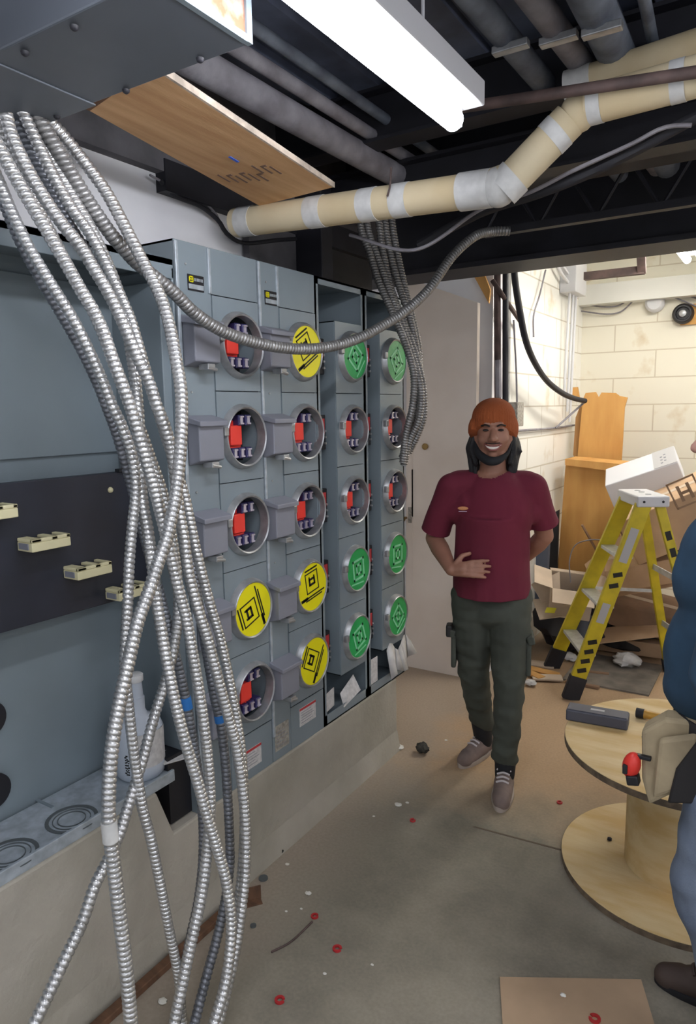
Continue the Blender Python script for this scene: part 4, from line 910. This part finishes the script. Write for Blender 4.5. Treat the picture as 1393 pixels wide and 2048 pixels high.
MB().obox((a+c)/2+nrm*.035+V(0, 0, .0225), d, nrm, (0, 0, 1), L, .075, .045).build('case_body', BOXG, bx_, bevel=.006)
MB().obox((a+c)/2+nrm*.035+V(0, 0, .0455), d, nrm, (0, 0, 1), L*.96, .066, .002).build('lid', BOXG, bx_, bevel=.0008)
MB().obox((a+c)/2+nrm*.035+V(0, 0, .0468), d, nrm, (0, 0, 1), .05, .016, .001).build('emblem', GREYC, bx_)
a = at(1275, 1425, 'z', zt+.02); c = at(1345, 1440, 'z', zt+.02)
tt = thing('screwdriver', 'amber handled screwdriver lying on the cable reel', 'screwdriver', a)
MB().lathe([(0, .014), (.004, .018), (.03, .018), (.036, .016), (.10, .015), (.11, .008)], a, c-a, 12).build('handle', AMBER, tt, smooth=True)
MB().lathe([(-.003, .0185), (.026, .0185)], a, c-a, 12).build('end_grip', RUB, tt, smooth=True)
MB().cyl(a+(c-a).normalized()*.108, a+(c-a).normalized()*.20, .004, seg=8).build('blade', STEEL, tt)

# ================================================================== FLOOR LITTER
def disc(label, pxy, r, m, zo=0, name='knockout_ring', hole=.5, gap=True, cat='knockout', group='red knockout rings on the floor'):
    c = at(*pxy, 'z', 0); mb = MB(); n = 20; a0, a1 = (.35, 2*math.pi-.35) if gap else (0, 2*math.pi)
    rot = rnd.random()*6; vs = []; fs = []
    for i in range(n+1):
        an = a0+(a1-a0)*i/n+rot
        for rr, z in ((r*hole, .001), (r, .001), (r, .006), (r*hole, .006)): vs.append((c.x+rr*math.cos(an), c.y+rr*math.sin(an), z+zo))
    for i in range(n):
        for k in range(4): fs.append((i*4+k, i*4+(k+1) % 4, (i+1)*4+(k+1) % 4, (i+1)*4+k))
    if gap: fs += [(0, 1, 2, 3), (n*4+3, n*4+2, n*4+1, n*4)]
    o = mb.add(vs, fs).build(name, m); return tag(o, label, cat, group)
disc('red ring on the floor touching the end of the bent wire', (630, 1834), .013, REDF)
disc('red split ring on the floor just below the bent wire', (675, 1899), .015, REDF)
disc('red split ring nearest the hanging conduits at the bottom of the photo', (560, 2002), .015, REDF)
disc('red ring in the shadow left of the man\'s front shoe', (826, 1642), .012, REDF)
disc('red ring on the floor left of the cable reel', (1120, 1606), .012, REDF)
disc('red disc at the bottom edge of the photo on the brown cardboard', (1190, 2043), .016, REDF, .006)
disc('grey metal slug against the curb foot', (527, 1758), .017, GDISC, 0, 'metal_slug', .01, False, 'metal slug', 'grey slugs by the curb')
disc('grey metal slug beside the brown bracket', (507, 1853), .010, GDISC, 0, 'metal_slug', .01, False, 'metal slug', 'grey slugs by the curb')
cable('bent_wire', 'short bent dark wire lying on the floor beside a red ring', 'wire', [at(543, 1904, 'z', .004), at(580, 1885, 'z', .004), at(608, 1860, 'z', .004), at(628, 1840, 'z', .004)], .0032, RUSTY)
c = at(507, 1800, 'z', 0); t = MB().obox(c+V(0, 0, .025), (.6, .8, 0), (-.8, .6, 0), (0, 0, 1), .055, .004, .05).obox(c+V(.012, -.012, .002), (.6, .8, 0), (-.8, .6, 0), (0, 0, 1), .055, .03, .004)
tag(t.build('angle_bracket', WOODB), 'small brown angle bracket standing on the floor by the conduits', 'bracket')
lump('debris_clump', 'dark clump of debris on the floor beyond the curb end', at(845, 1507, 'z', 0), .035, CLUMP, 'debris', .7)
lump('debris_clump', 'small pale debris heap at the end of the curb', at(797, 1497, 'z', 0), .028, CHIPM, 'debris', .3)
lump('debris_clump', 'small dark clod against the curb foot', at(553, 1702, 'z', 0)+V(.02, 0, 0), .014, CLUMP, 'debris', .6)
chips = [((797, 1611), .016, 'largest white paint chip, left of the man\'s shadow'), ((815, 1606), .008, 'small white chip right beside the largest one'), ((748, 1633), .006, 'tiny white chip between the curb and the largest chip'), ((617, 1788), .012, 'white chip in line above the red ring with wire'), ((573, 1823), .005, 'tiny white chip left of the red ring with wire'), ((603, 1818), .005, 'tiny white chip just left above the red ring with wire'), ((893, 1481), .008, 'white chip left of the man\'s rear shoe'), ((650, 1948), .006, 'tiny white chip below the second red ring'), ((745, 1930), .005, 'tiny white chip right of the second red ring'), ((575, 1729), .008, 'white chip close to the curb foot'), ((325, 2004), .014, 'white chip between the conduits at the bottom left')]
for p_, r_, lb_ in chips:
    lump('paint_chip', lb_, at(*p_, 'z', 0), r_, CHIPM, 'paint chip', .22, 'white paint chips on the floor')
q = [at(1000, 1957, 'z', 0), at(1283, 1962, 'z', 0), at(1330, 2120, 'z', 0), at(1010, 2120, 'z', 0)]
o = MB().prism([v+V(0, 0, .001) for v in q], (0, 0, .005)).build('cardboard_sheet', mat('floor cardboard', (176, 150, 122), .85, 0, .06, 8)); tag(o, 'flat tan cardboard sheet on the floor at the bottom of the photo', 'cardboard')
lump('screw_cap', 'small shiny bit lying on the tan cardboard sheet', at(1127, 1993, 'z', .006), .008, CHIPM, 'screw')
q = at(1222, 1815, 'z', 0); o = MB().obox(q+V(0, 0, .008), (.75, -.66, 0), (.66, .75, 0), (0, 0, 1), .13, .04, .015).build('wood_block', WOODB, bevel=.002); tag(o, 'small brown wood block poking out from under the cable reel', 'wood block')

# ================================================================== PEOPLE
def xf(origin, ang):
    M = Matrix.Rotation(ang, 3, 'Z'); o = Vector(origin)
    return lambda x, y, z: o+M @ Vector((x, y, z)), M
def hand(mb, wrist, d, nrm, s=1.0, curl=.4, side=1):
    """five fingered hand: d along the hand, nrm = back of the hand, thumb on side*(d x nrm)"""
    d = Vector(d).normalized(); nrm = Vector(nrm); nrm = (nrm-d*nrm.dot(d)).normalized(); u = d.cross(nrm)*side; w_ = Vector(wrist)
    pc_ = w_+d*.05*s
    for k in (-.026, -.009, .009, .026): mb.cap(w_+d*.008*s+u*k*.6*s, w_+d*.088*s+u*k*s, .0125*s, .0115*s, 10)
    mb.cap(w_, pc_, .021*s, .022*s, 12)
    for k, L in ((.030, .072), (.010, .080), (-.010, .074), (-.029, .058)):
        p0 = w_+d*.088*s+u*k*s; dd = d.copy(); seglen = L*s/3; r_ = .0093*s
        for j in range(3):
            dd = (dd-nrm*curl*(.55+.25*j)).normalized(); p1 = p0+dd*seglen+u*k*.06*s; mb.cap(p0, p1, r_, r_*.93, 8); p0 = p1; r_ *= .93
    p0 = w_+d*.022*s+u*.026*s; p1 = p0+(d*.55+u*.75-nrm*.25).normalized()*.042*s; p2 = p1+(d*.9+u*.3-nrm*.35).normalized()*.032*s
    mb.cap(p0, p1, .0135*s, .0115*s, 8); mb.cap(p1, p2, .011*s, .0095*s, 8)
def gauss(p, c, s): return math.exp(-((p-c).length_squared)/(2*s*s))
def head(mb, T, c, turn=0, s=1.0):
    """head shell parts around centre c (local), facing -Y"""
    def L(x, y, z):
        x, y = x*math.cos(turn)-y*math.sin(turn), x*math.sin(turn)+y*math.cos(turn); return T(c[0]+x*s, c[1]+y*s, c[2]+z*s)
    MR = Matrix.Rotation(0, 3, 'Z')
    mb.ball(L(0, .012, .035), .076*s, .094*s, .088*s, seg=24, rings=16)
    mb.ball(L(0, -.028, -.015), .066*s, .062*s, .086*s, seg=24, rings=16)
    mb.cap(L(0, -.052, -.088), L(0, -.045, -.060), .024*s, .040*s)
    for sx in (-1, 1):
        mb.ball(L(sx*.036, -.052, -.028), .028*s, .026*s, .026*s)
        mb.cap(L(sx*.056, .005, -.030), L(sx*.030, -.035, -.084), .026*s, .022*s)
        mb.ball(L(sx*.077, .012, -.005), .010*s, .020*s, .030*s)
    mb.cap(L(0, -.083, .012), L(0, -.106, -.024), .010*s, .0135*s); 
    for sx in (-1, 1): mb.ball(L(sx*.012, -.096, -.028), .010*s)
    mb.cap(L(-.030, -.078, .034), L(.030, -.078, .034), .012*s, .012*s)
    mb.cap(L(-.020, -.086, -.052), L(.020, -.086, -.052), .010*s, .010*s); mb.cap(L(-.014, -.085, -.070), L(.014, -.085, -.070), .008*s, .008*s)
    return L
def wrinkle(amp, sc_=9, zf=1):
    def f(p): 
        n_ = noise.noise_vector(Vector((p.x*sc_, p.y*sc_, p.z*sc_*zf))); return p+n_*amp
    return f

# ---------------- the man in the maroon shirt
T, M = xf((-1.07, 2.86, 0), R(20))
man = thing('person', 'smiling person in rust beanie, maroon t-shirt and dark green trousers, standing facing the camera', 'person', T(0, 0, 0))
mb = MB()
L1 = head(mb, T, (0.0, -.02, 1.575))
mb.cap(T(0, .01, 1.39), T(0, 0, 1.52), .058, .054)
mb.ball(T(-.005, .01, 1.26), .155, .10, .17); mb.ball(T(-.005, .01, 1.05), .14, .09, .17); mb.ball(T(0, .01, .88), .135, .08, .12); mb.ball(T(0, -.012, 1.352), .085, .062, .045)
mb.cap(T(-.14, .01, 1.36), T(.13, .01, 1.36), .05, .05)
# arms
SHL, ELL, WRL = (-.185, .0, 1.345), (-.255, .06, 1.10), (-.165, -.15, 1.005)
SHR, ELR, WRR = (.175, .0, 1.345), (.225, .09, 1.115), (.15, .17, 1.00)
for a, b_, c in ((SHL, ELL, WRL), (SHR, ELR, WRR)):
    mb.cap(T(*a), T(*b_), .048, .040); mb.cap(T(*b_), T(*(Vector(b_).lerp(Vector(c), .35))), .040, .041); mb.cap(T(*(Vector(b_).lerp(Vector(c), .35))), T(*c), .041, .026)
hand(mb, T(*WRL), M @ V(.85, -.25, .12), M @ V(-.2, -.9, .3), 1.0, .35, -1)
hand(mb, T(*WRR), M @ V(-.7, .1, -.35), M @ V(.1, 1, .1), 1.0, .45, 1)
# legs
HL, KL, AL = (-.085, 0, .86), (-.075, .06, .485), (-.030, .235, .10)
HR, KR, AR = (.085, 0, .86), (.085, -.045, .485), (.070, -.075, .10)
for a, b_, c in ((HL, KL, AL), (HR, KR, AR)):
    mb.cap(T(*a), T(*b_), .085, .056); mb.cap(T(*b_), T(*(Vector(b_).lerp(Vector(c), .3))), .054, .056); mb.cap(T(*(Vector(b_).lerp(Vector(c), .3))), T(*c), .056, .036)
    mb.cap(T(*c), T(c[0], c[1]-.02, .06), .034, .032)
def face(p):
    for sx in (-1, 1):
        e = L1(sx*.031, -.098, .012); p = p+(M @ V(0, 1, 0))*.010*gauss(p, e, .013)
    e = L1(0, -.108, -.0615); p = p+(M @ V(0, 1, 0))*.004*gauss(p, e, .010)
    return p
body = remesh(mb, 'body', SKIN, man, .0045, 4, face)
# face details
for sx in (-1, 1):
    MB().ball(L1(sx*.031, -.0825, .011), .0125, .006, .0050, rot=M).build('eye', EYEB, body, smooth=True)
    MB().tube([L1(sx*.014, -.091, .026), L1(sx*.032, -.090, .033), L1(sx*.052, -.078, .027)], .0035, 8, .004).build('eyebrow', EYEB, body, smooth=True)
MB().tube([L1(-.034, -.080, -.048), L1(-.018, -.0945, -.0585), L1(0, -.098, -.062), L1(.018, -.0945, -.0585), L1(.034, -.080, -.048)], .006, 8, .004, rf=lambda s_, an: .0062*max(.25, math.sin(math.pi*min(1, max(0, s_/.078))))).build('teeth', TOOTH, body, smooth=True)
MB().tube([L1(-.036, -.080, -.045), L1(-.018, -.097, -.0515), L1(0, -.100, -.053), L1(.018, -.097, -.0515), L1(.036, -.080, -.045)], .0030, 8, .004).build('upper_lip', LIP, body, smooth=True)
MB().tube([L1(-.033, -.080, -.052), L1(-.016, -.096, -.067), L1(0, -.099, -.070), L1(.016, -.096, -.067), L1(.033, -.080, -.052)], .0038, 8, .004).build('lower_lip', LIP, body, smooth=True)
MB().tube([L1(-.030, -.088, -.041), L1(0, -.1015, -.043), L1(.030, -.088, -.041)], .0022, 6, .004).build('moustache', EYEB, body, smooth=True)
# beanie
mb = MB(); mb.ball(L1(0, .012, .062), .088, .104, .082, seg=28, rings=18)
mb.ball(L1(0, .016, .035), .092, .106, .055, seg=28, rings=14)
for sx in (-1, 1): mb.ball(L1(sx*.068, .010, .012), .029, .070, .064)
def bcap(p):
    q = p-L1(0, .012, .05); an = math.atan2(q.y, q.x); return p+Vector((q.x, q.y, 0)).normalized()*.0012*math.sin(an*46)
remesh(mb, 'beanie', BEANIE, man, .005, 4, bcap, cuts=[(L1(0, -.09, .036), (M @ V(0, -.62, -1)).normalized())])
# hair and mask
mb = MB()
for sx in (-1, 1):
    for k, (dx, dy, L_) in enumerate(((0, .0, .165), (.012, .02, .175), (.008, .045, .165), (-.008, .06, .15), (-.002, -.018, .12))):
        b0 = L1(sx*(.074+dx*.5), .02+dy*.6, -.01); b1 = L1(sx*(.086+dx), .02+dy*.5, -.07); b2 = L1(sx*(.074+dx), .0+dy*.4, -.01-L_)
        mb.cap(b0, b1, .016, .020); mb.cap(b1, b2, .020, .011)
mb.cap(L1(.088, .02, -.06), L1(.118, .015, -.088), .014, .004); mb.ball(L1(0, .07, -.04), .07, .035, .09)
remesh(mb, 'hair', HAIR, man, .005, 3, wrinkle(.004, 60, .3))
mb = MB()
pts = [L1(-.076, .0, -.035), L1(-.062, -.035, -.082), L1(-.030, -.068, -.110), L1(0, -.082, -.117), L1(.030, -.068, -.110), L1(.062, -.035, -.082), L1(.076, .0, -.035)]
mb.tube(pts, .016, 12, .006, rf=lambda s_, an: .006+.013*math.sin(math.pi*min(1, max(0, s_/.245))))
mb.build('face_mask', MASK, man, smooth=True)
# shirt
mb = MB()
mb.cap(T(-.145, .01, 1.350), T(.14, .01, 1.350), .062, .062); mb.cap(T(-.07, .015, 1.368), T(.07, .015, 1.368), .055, .055)
mb.ball(T(0, .005, 1.24), .178, .118, .19, seg=24, rings=16); mb.ball(T(-.002, .005, 1.06), .166, .118, .22, seg=24, rings=16); mb.ball(T(0, .01, .92), .172, .128, .16, seg=24, rings=16)
mb.lathe([(0, .172), (.42, .155)], T(0, .01, .80), (0, 0, 1), 28)
mb.v = mb.v
for sx, S_, E_ in ((-1, SHL, ELL), (1, SHR, ELR)):
    e = Vector(S_).lerp(Vector(E_), .92 if sx < 0 else .80); e.x += sx*.008
    mb.cap(T(S_[0]-sx*.01, S_[1], S_[2]-.005), T(*e), .062, .066)
    mb.cap(T(sx*.10, 0, 1.26), T(sx*.16, .01, 1.24), .08, .06)
def shirt_post(p):
    q = M.inverted() @ (p-T(0, 0, 0))
    if q.z < 1.22 and abs(q.x) < .175: q.y = q.y*(.86+.14*max(0, (q.z-1.1)/.12) if q.z > 1.1 else .86)+.004*math.sin(q.x*70+q.z*9)*max(0, 1.2-q.z)*2
    p = T(q.x, q.y, q.z); return wrinkle(.006, 7)(p)
el = Vector(SHL).lerp(Vector(ELL), .86); er = Vector(SHR).lerp(Vector(ELR), .76)
shirt = remesh(mb, 'shirt', SHIRT, man, .007, 6, shirt_post, cuts=[(T(0, 0, .868), (0, 0, -1))])
# trim sleeves on their own
bm = bmesh.new(); bm.from_mesh(shirt.data); o0 = WL[shirt.name]
for (S_, E_, f) in ((SHL, ELL, .86), (SHR, ELR, .74)):
    co = T(*(Vector(S_).lerp(Vector(E_), f)))-o0; no = (T(*E_)-T(*S_)).normalized(); lim = .085
    vs = [v for v in bm.verts if (v.co-co).dot(no) > 0 and ((v.co-co)-no*(v.co-co).dot(no)).length < lim and (v.co-co).dot(no) < .10]
    for v in vs: v.co = v.co-no*(v.co-co).dot(no)
iM = M.inverted(); dl = []
for v in bm.verts:
    q = iM @ (v.co+o0-T(0, 0, 0))
    if q.z > 1.30 and (q.x/.072)**2+((q.y-.012)/.085)**2 < 1: dl.append(v)
bmesh.ops.delete(bm, geom=dl, context='VERTS')
bm.to_mesh(shirt.data); bm.free()
q = at(925, 1005, 'y', 2.72)
lc = T(-.12, -.116, 1.262)
lg = MB().ball(lc, .022, .003, .008, rot=M).build('chest_emblem', mat('emblem gold', (190, 130, 84), .7), shirt, smooth=True)
MB().obox(lc+V(0, -.002, -.013), M @ V(1, 0, 0), M @ V(0, 1, 0), (0, 0, 1), .034, .004, .003).build('emblem_text', mat('emblem pale', (176, 150, 170), .7), shirt)
# neckline: skin shows in a crew neck

# trousers
mb = MB(); mb.ball(T(0, .01, .88), .146, .092, .09, seg=24); mb.ball(T(0, .01, .80), .160, .108, .09, seg=24)
for (h_, k_, a_, sx) in ((HL, KL, AL, -1), (HR, KR, AR, 1)):
    k_, a_, h_ = Vector(k_), Vector(a_), Vector(h_)
    mb.cap(T(*h_), T(*(h_.lerp(k_, .5)+V(-sx*.002, 0, 0))), .092, .088); mb.cap(T(*(h_.lerp(k_, .5)+V(-sx*.002, 0, 0))), T(*k_), .088, .072); mb.cap(T(*k_), T(*k_.lerp(a_, .45)), .070, .064); mb.cap(T(*k_.lerp(a_, .45)), T(*(a_+V(0, 0, .035))), .064, .054)
    mb.cap(T(*(a_+V(0, 0, .085))), T(*(a_+V(0, 0, .045))), .060, .056)
def pant_post(p):
    q = M.inverted() @ (p-T(0, 0, 0)); k = 1+.9*max(0, min(1, (.40-q.z)/.25))+.8*math.exp(-((q.z-.50)/.06)**2)
    return wrinkle(.0065*k, 11, 2.4)(p)
pants = remesh(mb, 'trousers', PANTS, man, .007, 5, pant_post, cuts=[(T(0, 0, .10), (0, 0, -1))])
for a_, k_ in ((AL, KL), (AR, KR)): MB().cap(T(*Vector(a_).lerp(Vector(k_), .22)), T(a_[0], a_[1]-.012, .075), .050, .043).build('sock', MASK, man, smooth=True)
for sx, y in ((-1, .03), (1, -.02)):
    c = T(sx*.162, y, .60); MB().obox(c, M @ V(1, 0, 0), M @ V(0, 1, 0), (0, 0, 1), .022, .11, .15).build('cargo_pocket', PANTS, pants, bevel=.008)
    MB().obox(c+(M @ V(sx*.008, 0, .085)), M @ V(1, 0, sx*.3), M @ V(0, 1, 0), M @ V(-sx*.3, 0, 1), .030, .12, .035).build('pocket_flap', PANTS, pants, bevel=.006)
MB().obox(T(-.182, .0, .695), M @ V(1, 0, 0), M @ V(0, 1, 0), (0, 0, 1), .028, .06, .055).build('pouch', LEATH, pants, bevel=.008)
def shoe(T, ank, ang, s=1.0, up=SHOE, so=SOLE, lc_=LACE, parent=None, lift=0):
    a = Vector(ank); c, s_ = math.cos(ang), math.sin(ang)
    def S(x, y, z): return T(a.x+x*c-y*s_, a.y+x*s_+y*c, z+lift)   # toe towards -y
    mb = MB()
    mb.cap(S(0, .045, .045), S(0, -.02, .050), .040, .042); mb.cap(S(0, -.02, .045), S(.002, -.13, .034), .044, .040); mb.cap(S(.0, -.13, .034), S(.004, -.165, .030), .041, .036)
    mb.cap(S(0, .03, .085), S(0, .0, .080), .036, .036); mb.cap(S(0, -.02, .075), S(0, -.10, .055), .034, .030)
    sh_ = remesh(mb, 'shoe', up, parent, .005, 4, cuts=[(S(0, 0, .014), (0, 0, -1))])
    n = 28; vs = []; fs = []
    for z in (.0, .010, .022):
        for i in range(n):
            an = 2*math.pi*i/n; yy = -.060+.140*math.sin(an)*1.0; xx = .047*math.cos(an)*(1-.12*math.sin(an))*(.92 if z == 0 else 1)
            vs.append(S(xx, yy, z))
    for k in range(2):
        for i in range(n): j = (i+1) % n; fs.append((k*n+i, k*n+j, (k+1)*n+j, (k+1)*n+i))
    fs += [tuple(range(n-1, -1, -1)), tuple(2*n+i for i in range(n))]
    MB().add(vs, fs).build('sole', so, sh_, smooth=True)
    mb = MB()
    for k in range(4):
        y = -.035-.022*k; z = .113-.0075*k
        mb.tube([S(-.027, y+.008, z-.013), S(0, y, z), S(.027, y+.008, z-.013)], .0045, 6, .006)
    mb.tube([S(0, -.03, .108), S(-.02, -.025, .118), S(-.03, -.045, .106)], .003, 6, .006); mb.tube([S(0, -.03, .108), S(.02, -.025, .118), S(.03, -.045, .106)], .003, 6, .006)
    mb.build('laces', lc_, sh_, smooth=True)
    return sh_
shoe(T, AL, R(-32), parent=man); shoe(T, AR, R(-6), parent=man)

# ---------------- the worker at the right edge, facing left
T2, M2 = xf((-.045, 1.93, 0), R(-90))     # facing -X : local -Y -> world -X
w2 = thing('person', 'worker in blue jumper, washed jeans and canvas tool belt, cut by the photo edge', 'person', T2(0, 0, 0))
mb = MB()
L2 = head(mb, T2, (0, -.048, 1.595), 0)
mb.cap(T2(0, -.01, 1.40), T2(0, -.04, 1.54), .058, .052)
mb.ball(T2(0, 0, 1.26), .16, .11, .18); mb.ball(T2(0, -.01, 1.02), .15, .12, .18)
S_L, E_L, W_L = (-.19, 0, 1.36), (-.24, .03, 1.08), (-.20, -.0, .86)
S_R, E_R, W_R = (.19, 0, 1.36), (.25, -.05, 1.08), (.24, -.01, .86)
for a, b_, c in ((S_L, E_L, W_L), (S_R, E_R, W_R)): mb.cap(T2(*a), T2(*b_), .05, .042); mb.cap(T2(*b_), T2(*c), .042, .027)
hand(mb, T2(*W_L), M2 @ V(0, -.1, -1), M2 @ V(-1, 0, 0), 1, .3, 1); hand(mb, T2(*W_R), M2 @ V(0, -.1, -1), M2 @ V(1, 0, 0), 1, .3, -1)
legs2 = (((-.09, 0, .88), (-.10, -.06, .50), (-.10, .005, .10)), ((.09, 0, .88), (.10, -.06, .50), (.10, .05, .10)))
for a, b_, c in legs2: mb.cap(T2(*a), T2(*b_), .09, .06); mb.cap(T2(*b_), T2(*c), .058, .04); mb.cap(T2(*c), T2(c[0], c[1], .06), .036, .034)
def face2(p):
    for sx in (-1, 1):
        e = L2(sx*.031, -.098, .012); p = p+(M2 @ V(0, 1, 0))*.010*gauss(p, e, .013)
    return p
b2 = remesh(mb, 'body', SKIN2, w2, .0065, 5, face2)
for sx in (-1, 1):
    MB().ball(L2(sx*.031, -.0825, .011), .0125, .006, .0055, rot=M2).build('eye', EYEB, b2, smooth=True)
    MB().tube([L2(sx*.014, -.091, .026), L2(sx*.032, -.090, .033), L2(sx*.052, -.078, .027)], .0035, 8, .004).build('eyebrow', EYEB, b2, smooth=True)
MB().tube([L2(-.024, -.086, -.060), L2(0, -.097, -.061), L2(.024, -.086, -.060)], .004, 8, .004).build('mouth', LIP, b2, smooth=True)
mb = MB(); mb.ball(L2(0, .016, .055), .084, .100, .080, seg=24, rings=16); mb.ball(L2(0, .045, .0), .080, .072, .090, seg=20, rings=14)
remesh(mb, 'hair', HAIR, w2, .006, 3, wrinkle(.004, 40), cuts=[(L2(0, -.06, .045), (M2 @ V(0, -.8, -1)).normalized())])
mb = MB(); mb.cap(T2(-.15, 0, 1.37), T2(.15, 0, 1.37), .07, .07); mb.cap(T2(0, -.01, 1.42), T2(0, -.02, 1.45), .075, .065)
mb.ball(T2(0, 0, 1.25), .19, .135, .22, seg=24, rings=16); mb.ball(T2(0, -.02, 1.05), .18, .155, .20, seg=24, rings=16); mb.ball(T2(0, -.02, .97), .175, .16, .12, seg=24, rings=14)
for a, b_, c in ((S_L, E_L, W_L), (S_R, E_R, W_R)): mb.cap(T2(*a), T2(*b_), .068, .068); mb.cap(T2(*b_), T2(*Vector(b_).lerp(Vector(c), .9)), .068, .050)
remesh(mb, 'jumper', HOOD, w2, .008, 5, wrinkle(.012, 7, 2), cuts=[(T2(0, 0, .885), (0, 0, -1))])
mb = MB(); mb.ball(T2(0, 0, .86), .165, .135, .12, seg=24)
for a, b_, c in legs2:
    a, b_, c = Vector(a), Vector(b_), Vector(c); mb.cap(T2(*a), T2(*b_), .112, .088); mb.cap(T2(*b_), T2(*c.lerp(b_, .1)), .088, .072); mb.cap(T2(*c.lerp(b_, .1)), T2(c.x, c.y, .09), .074, .07)
remesh(mb, 'jeans', JEAN, w2, .008, 5, wrinkle(.013, 8, 2), cuts=[(T2(0, 0, .045), (0, 0, -1))])
shoe(T2, (-.10, .005, 0), 0, up=mat('brown boot', (74, 60, 54), .7), so=RUB, lc_=RUSTY, parent=w2); shoe(T2, (.10, .05, 0), R(10), up=MATS['brown boot'], so=RUB, lc_=RUSTY, parent=w2)
# belt and pouch
t = thing('tool_belt', 'canvas tool belt pouch on the hip of the worker at the right edge', 'tool belt', T2(.05, -.16, .80))
n = 36; vs = []; fs = []
for z in (.855, .915):
    for i in range(n): an = 2*math.pi*i/n; vs.append(T2(.182*math.cos(an), .165*math.sin(an)-.005, z))
for i in range(n): j = (i+1) % n; fs.append((i, j, n+j, n+i))
bl = MB().add(vs, fs).build('belt', LEATH, t, smooth=True); bl.modifiers.new('s', 'SOLIDIFY').thickness = .006
g = [(1283, 1462), (1330, 1437), (1400, 1445), (1410, 1500), (1385, 1550), (1345, 1590), (1298, 1612), (1284, 1560)]
mb = MB(); pf = [at(a, b_, 'y', 1.80) for a, b_ in g]; mb.prism(pf, (0, .07, 0)); po = mb.build('pouch', CANVAS, t, bevel=.010)
pf2 = [at(a, b_, 'y', 1.775) for a, b_ in [(1318, 1480), (1400, 1470), (1400, 1545), (1350, 1585), (1305, 1600)]]
MB().prism(pf2, (0, .025, 0)).build('front_pocket', CANVAS, t, bevel=.010)
lp = [at(a, b_, 'y', 1.765) for a, b_ in [(1352, 1540), (1405, 1470), (1412, 1610), (1335, 1608)]]
MB().prism(lp, (0, .02, 0)).build('leather_patch', LEATH, t, bevel=.006)
c = at(1264, 1530, 'y', 1.79)
tm = thing('tape_measure', 'red tape measure clipped to the canvas tool pouch', 'tape measure', c-V(0, 0, .04))
MB().ball(c, .022, .020, .036, rot=Matrix.Rotation(R(12), 3, 'Y')).build('case', RED, tm, smooth=True)
MB().obox(c+V(.006, -.004, -.034), (1, 0, .2), (0, 1, 0), (-.2, 0, 1), .030, .030, .026).build('foot', BLACK, tm, bevel=.004)
MB().box(c.x-.018, c.x-.006, c.y-.023, c.y-.012, c.z-.018, c.z+.006).build('button', BLACK, tm, bevel=.002)
MB().box(c.x, c.x+.045, c.y-.004, c.y+.010, c.z+.022, c.z+.032).build('clip', BLACK, tm, bevel=.002)
a = at(1288, 1478, 'y', 1.83)
tt = thing('pliers', 'teal handled pliers sticking out of the tool pouch', 'pliers', a)
MB().tube([a, a+V(.02, .005, .018), a+V(.05, .01, .03)], .008, 8, .01).build('handle', TEAL, tt, smooth=True)
MB().tube([a+V(0, .03, -.01), a+V(.03, .02, .0), a+V(.06, .01, .02)], .007, 8, .01).build('handle', TEAL, tt, smooth=True)
print('objects', len(bpy.data.objects))
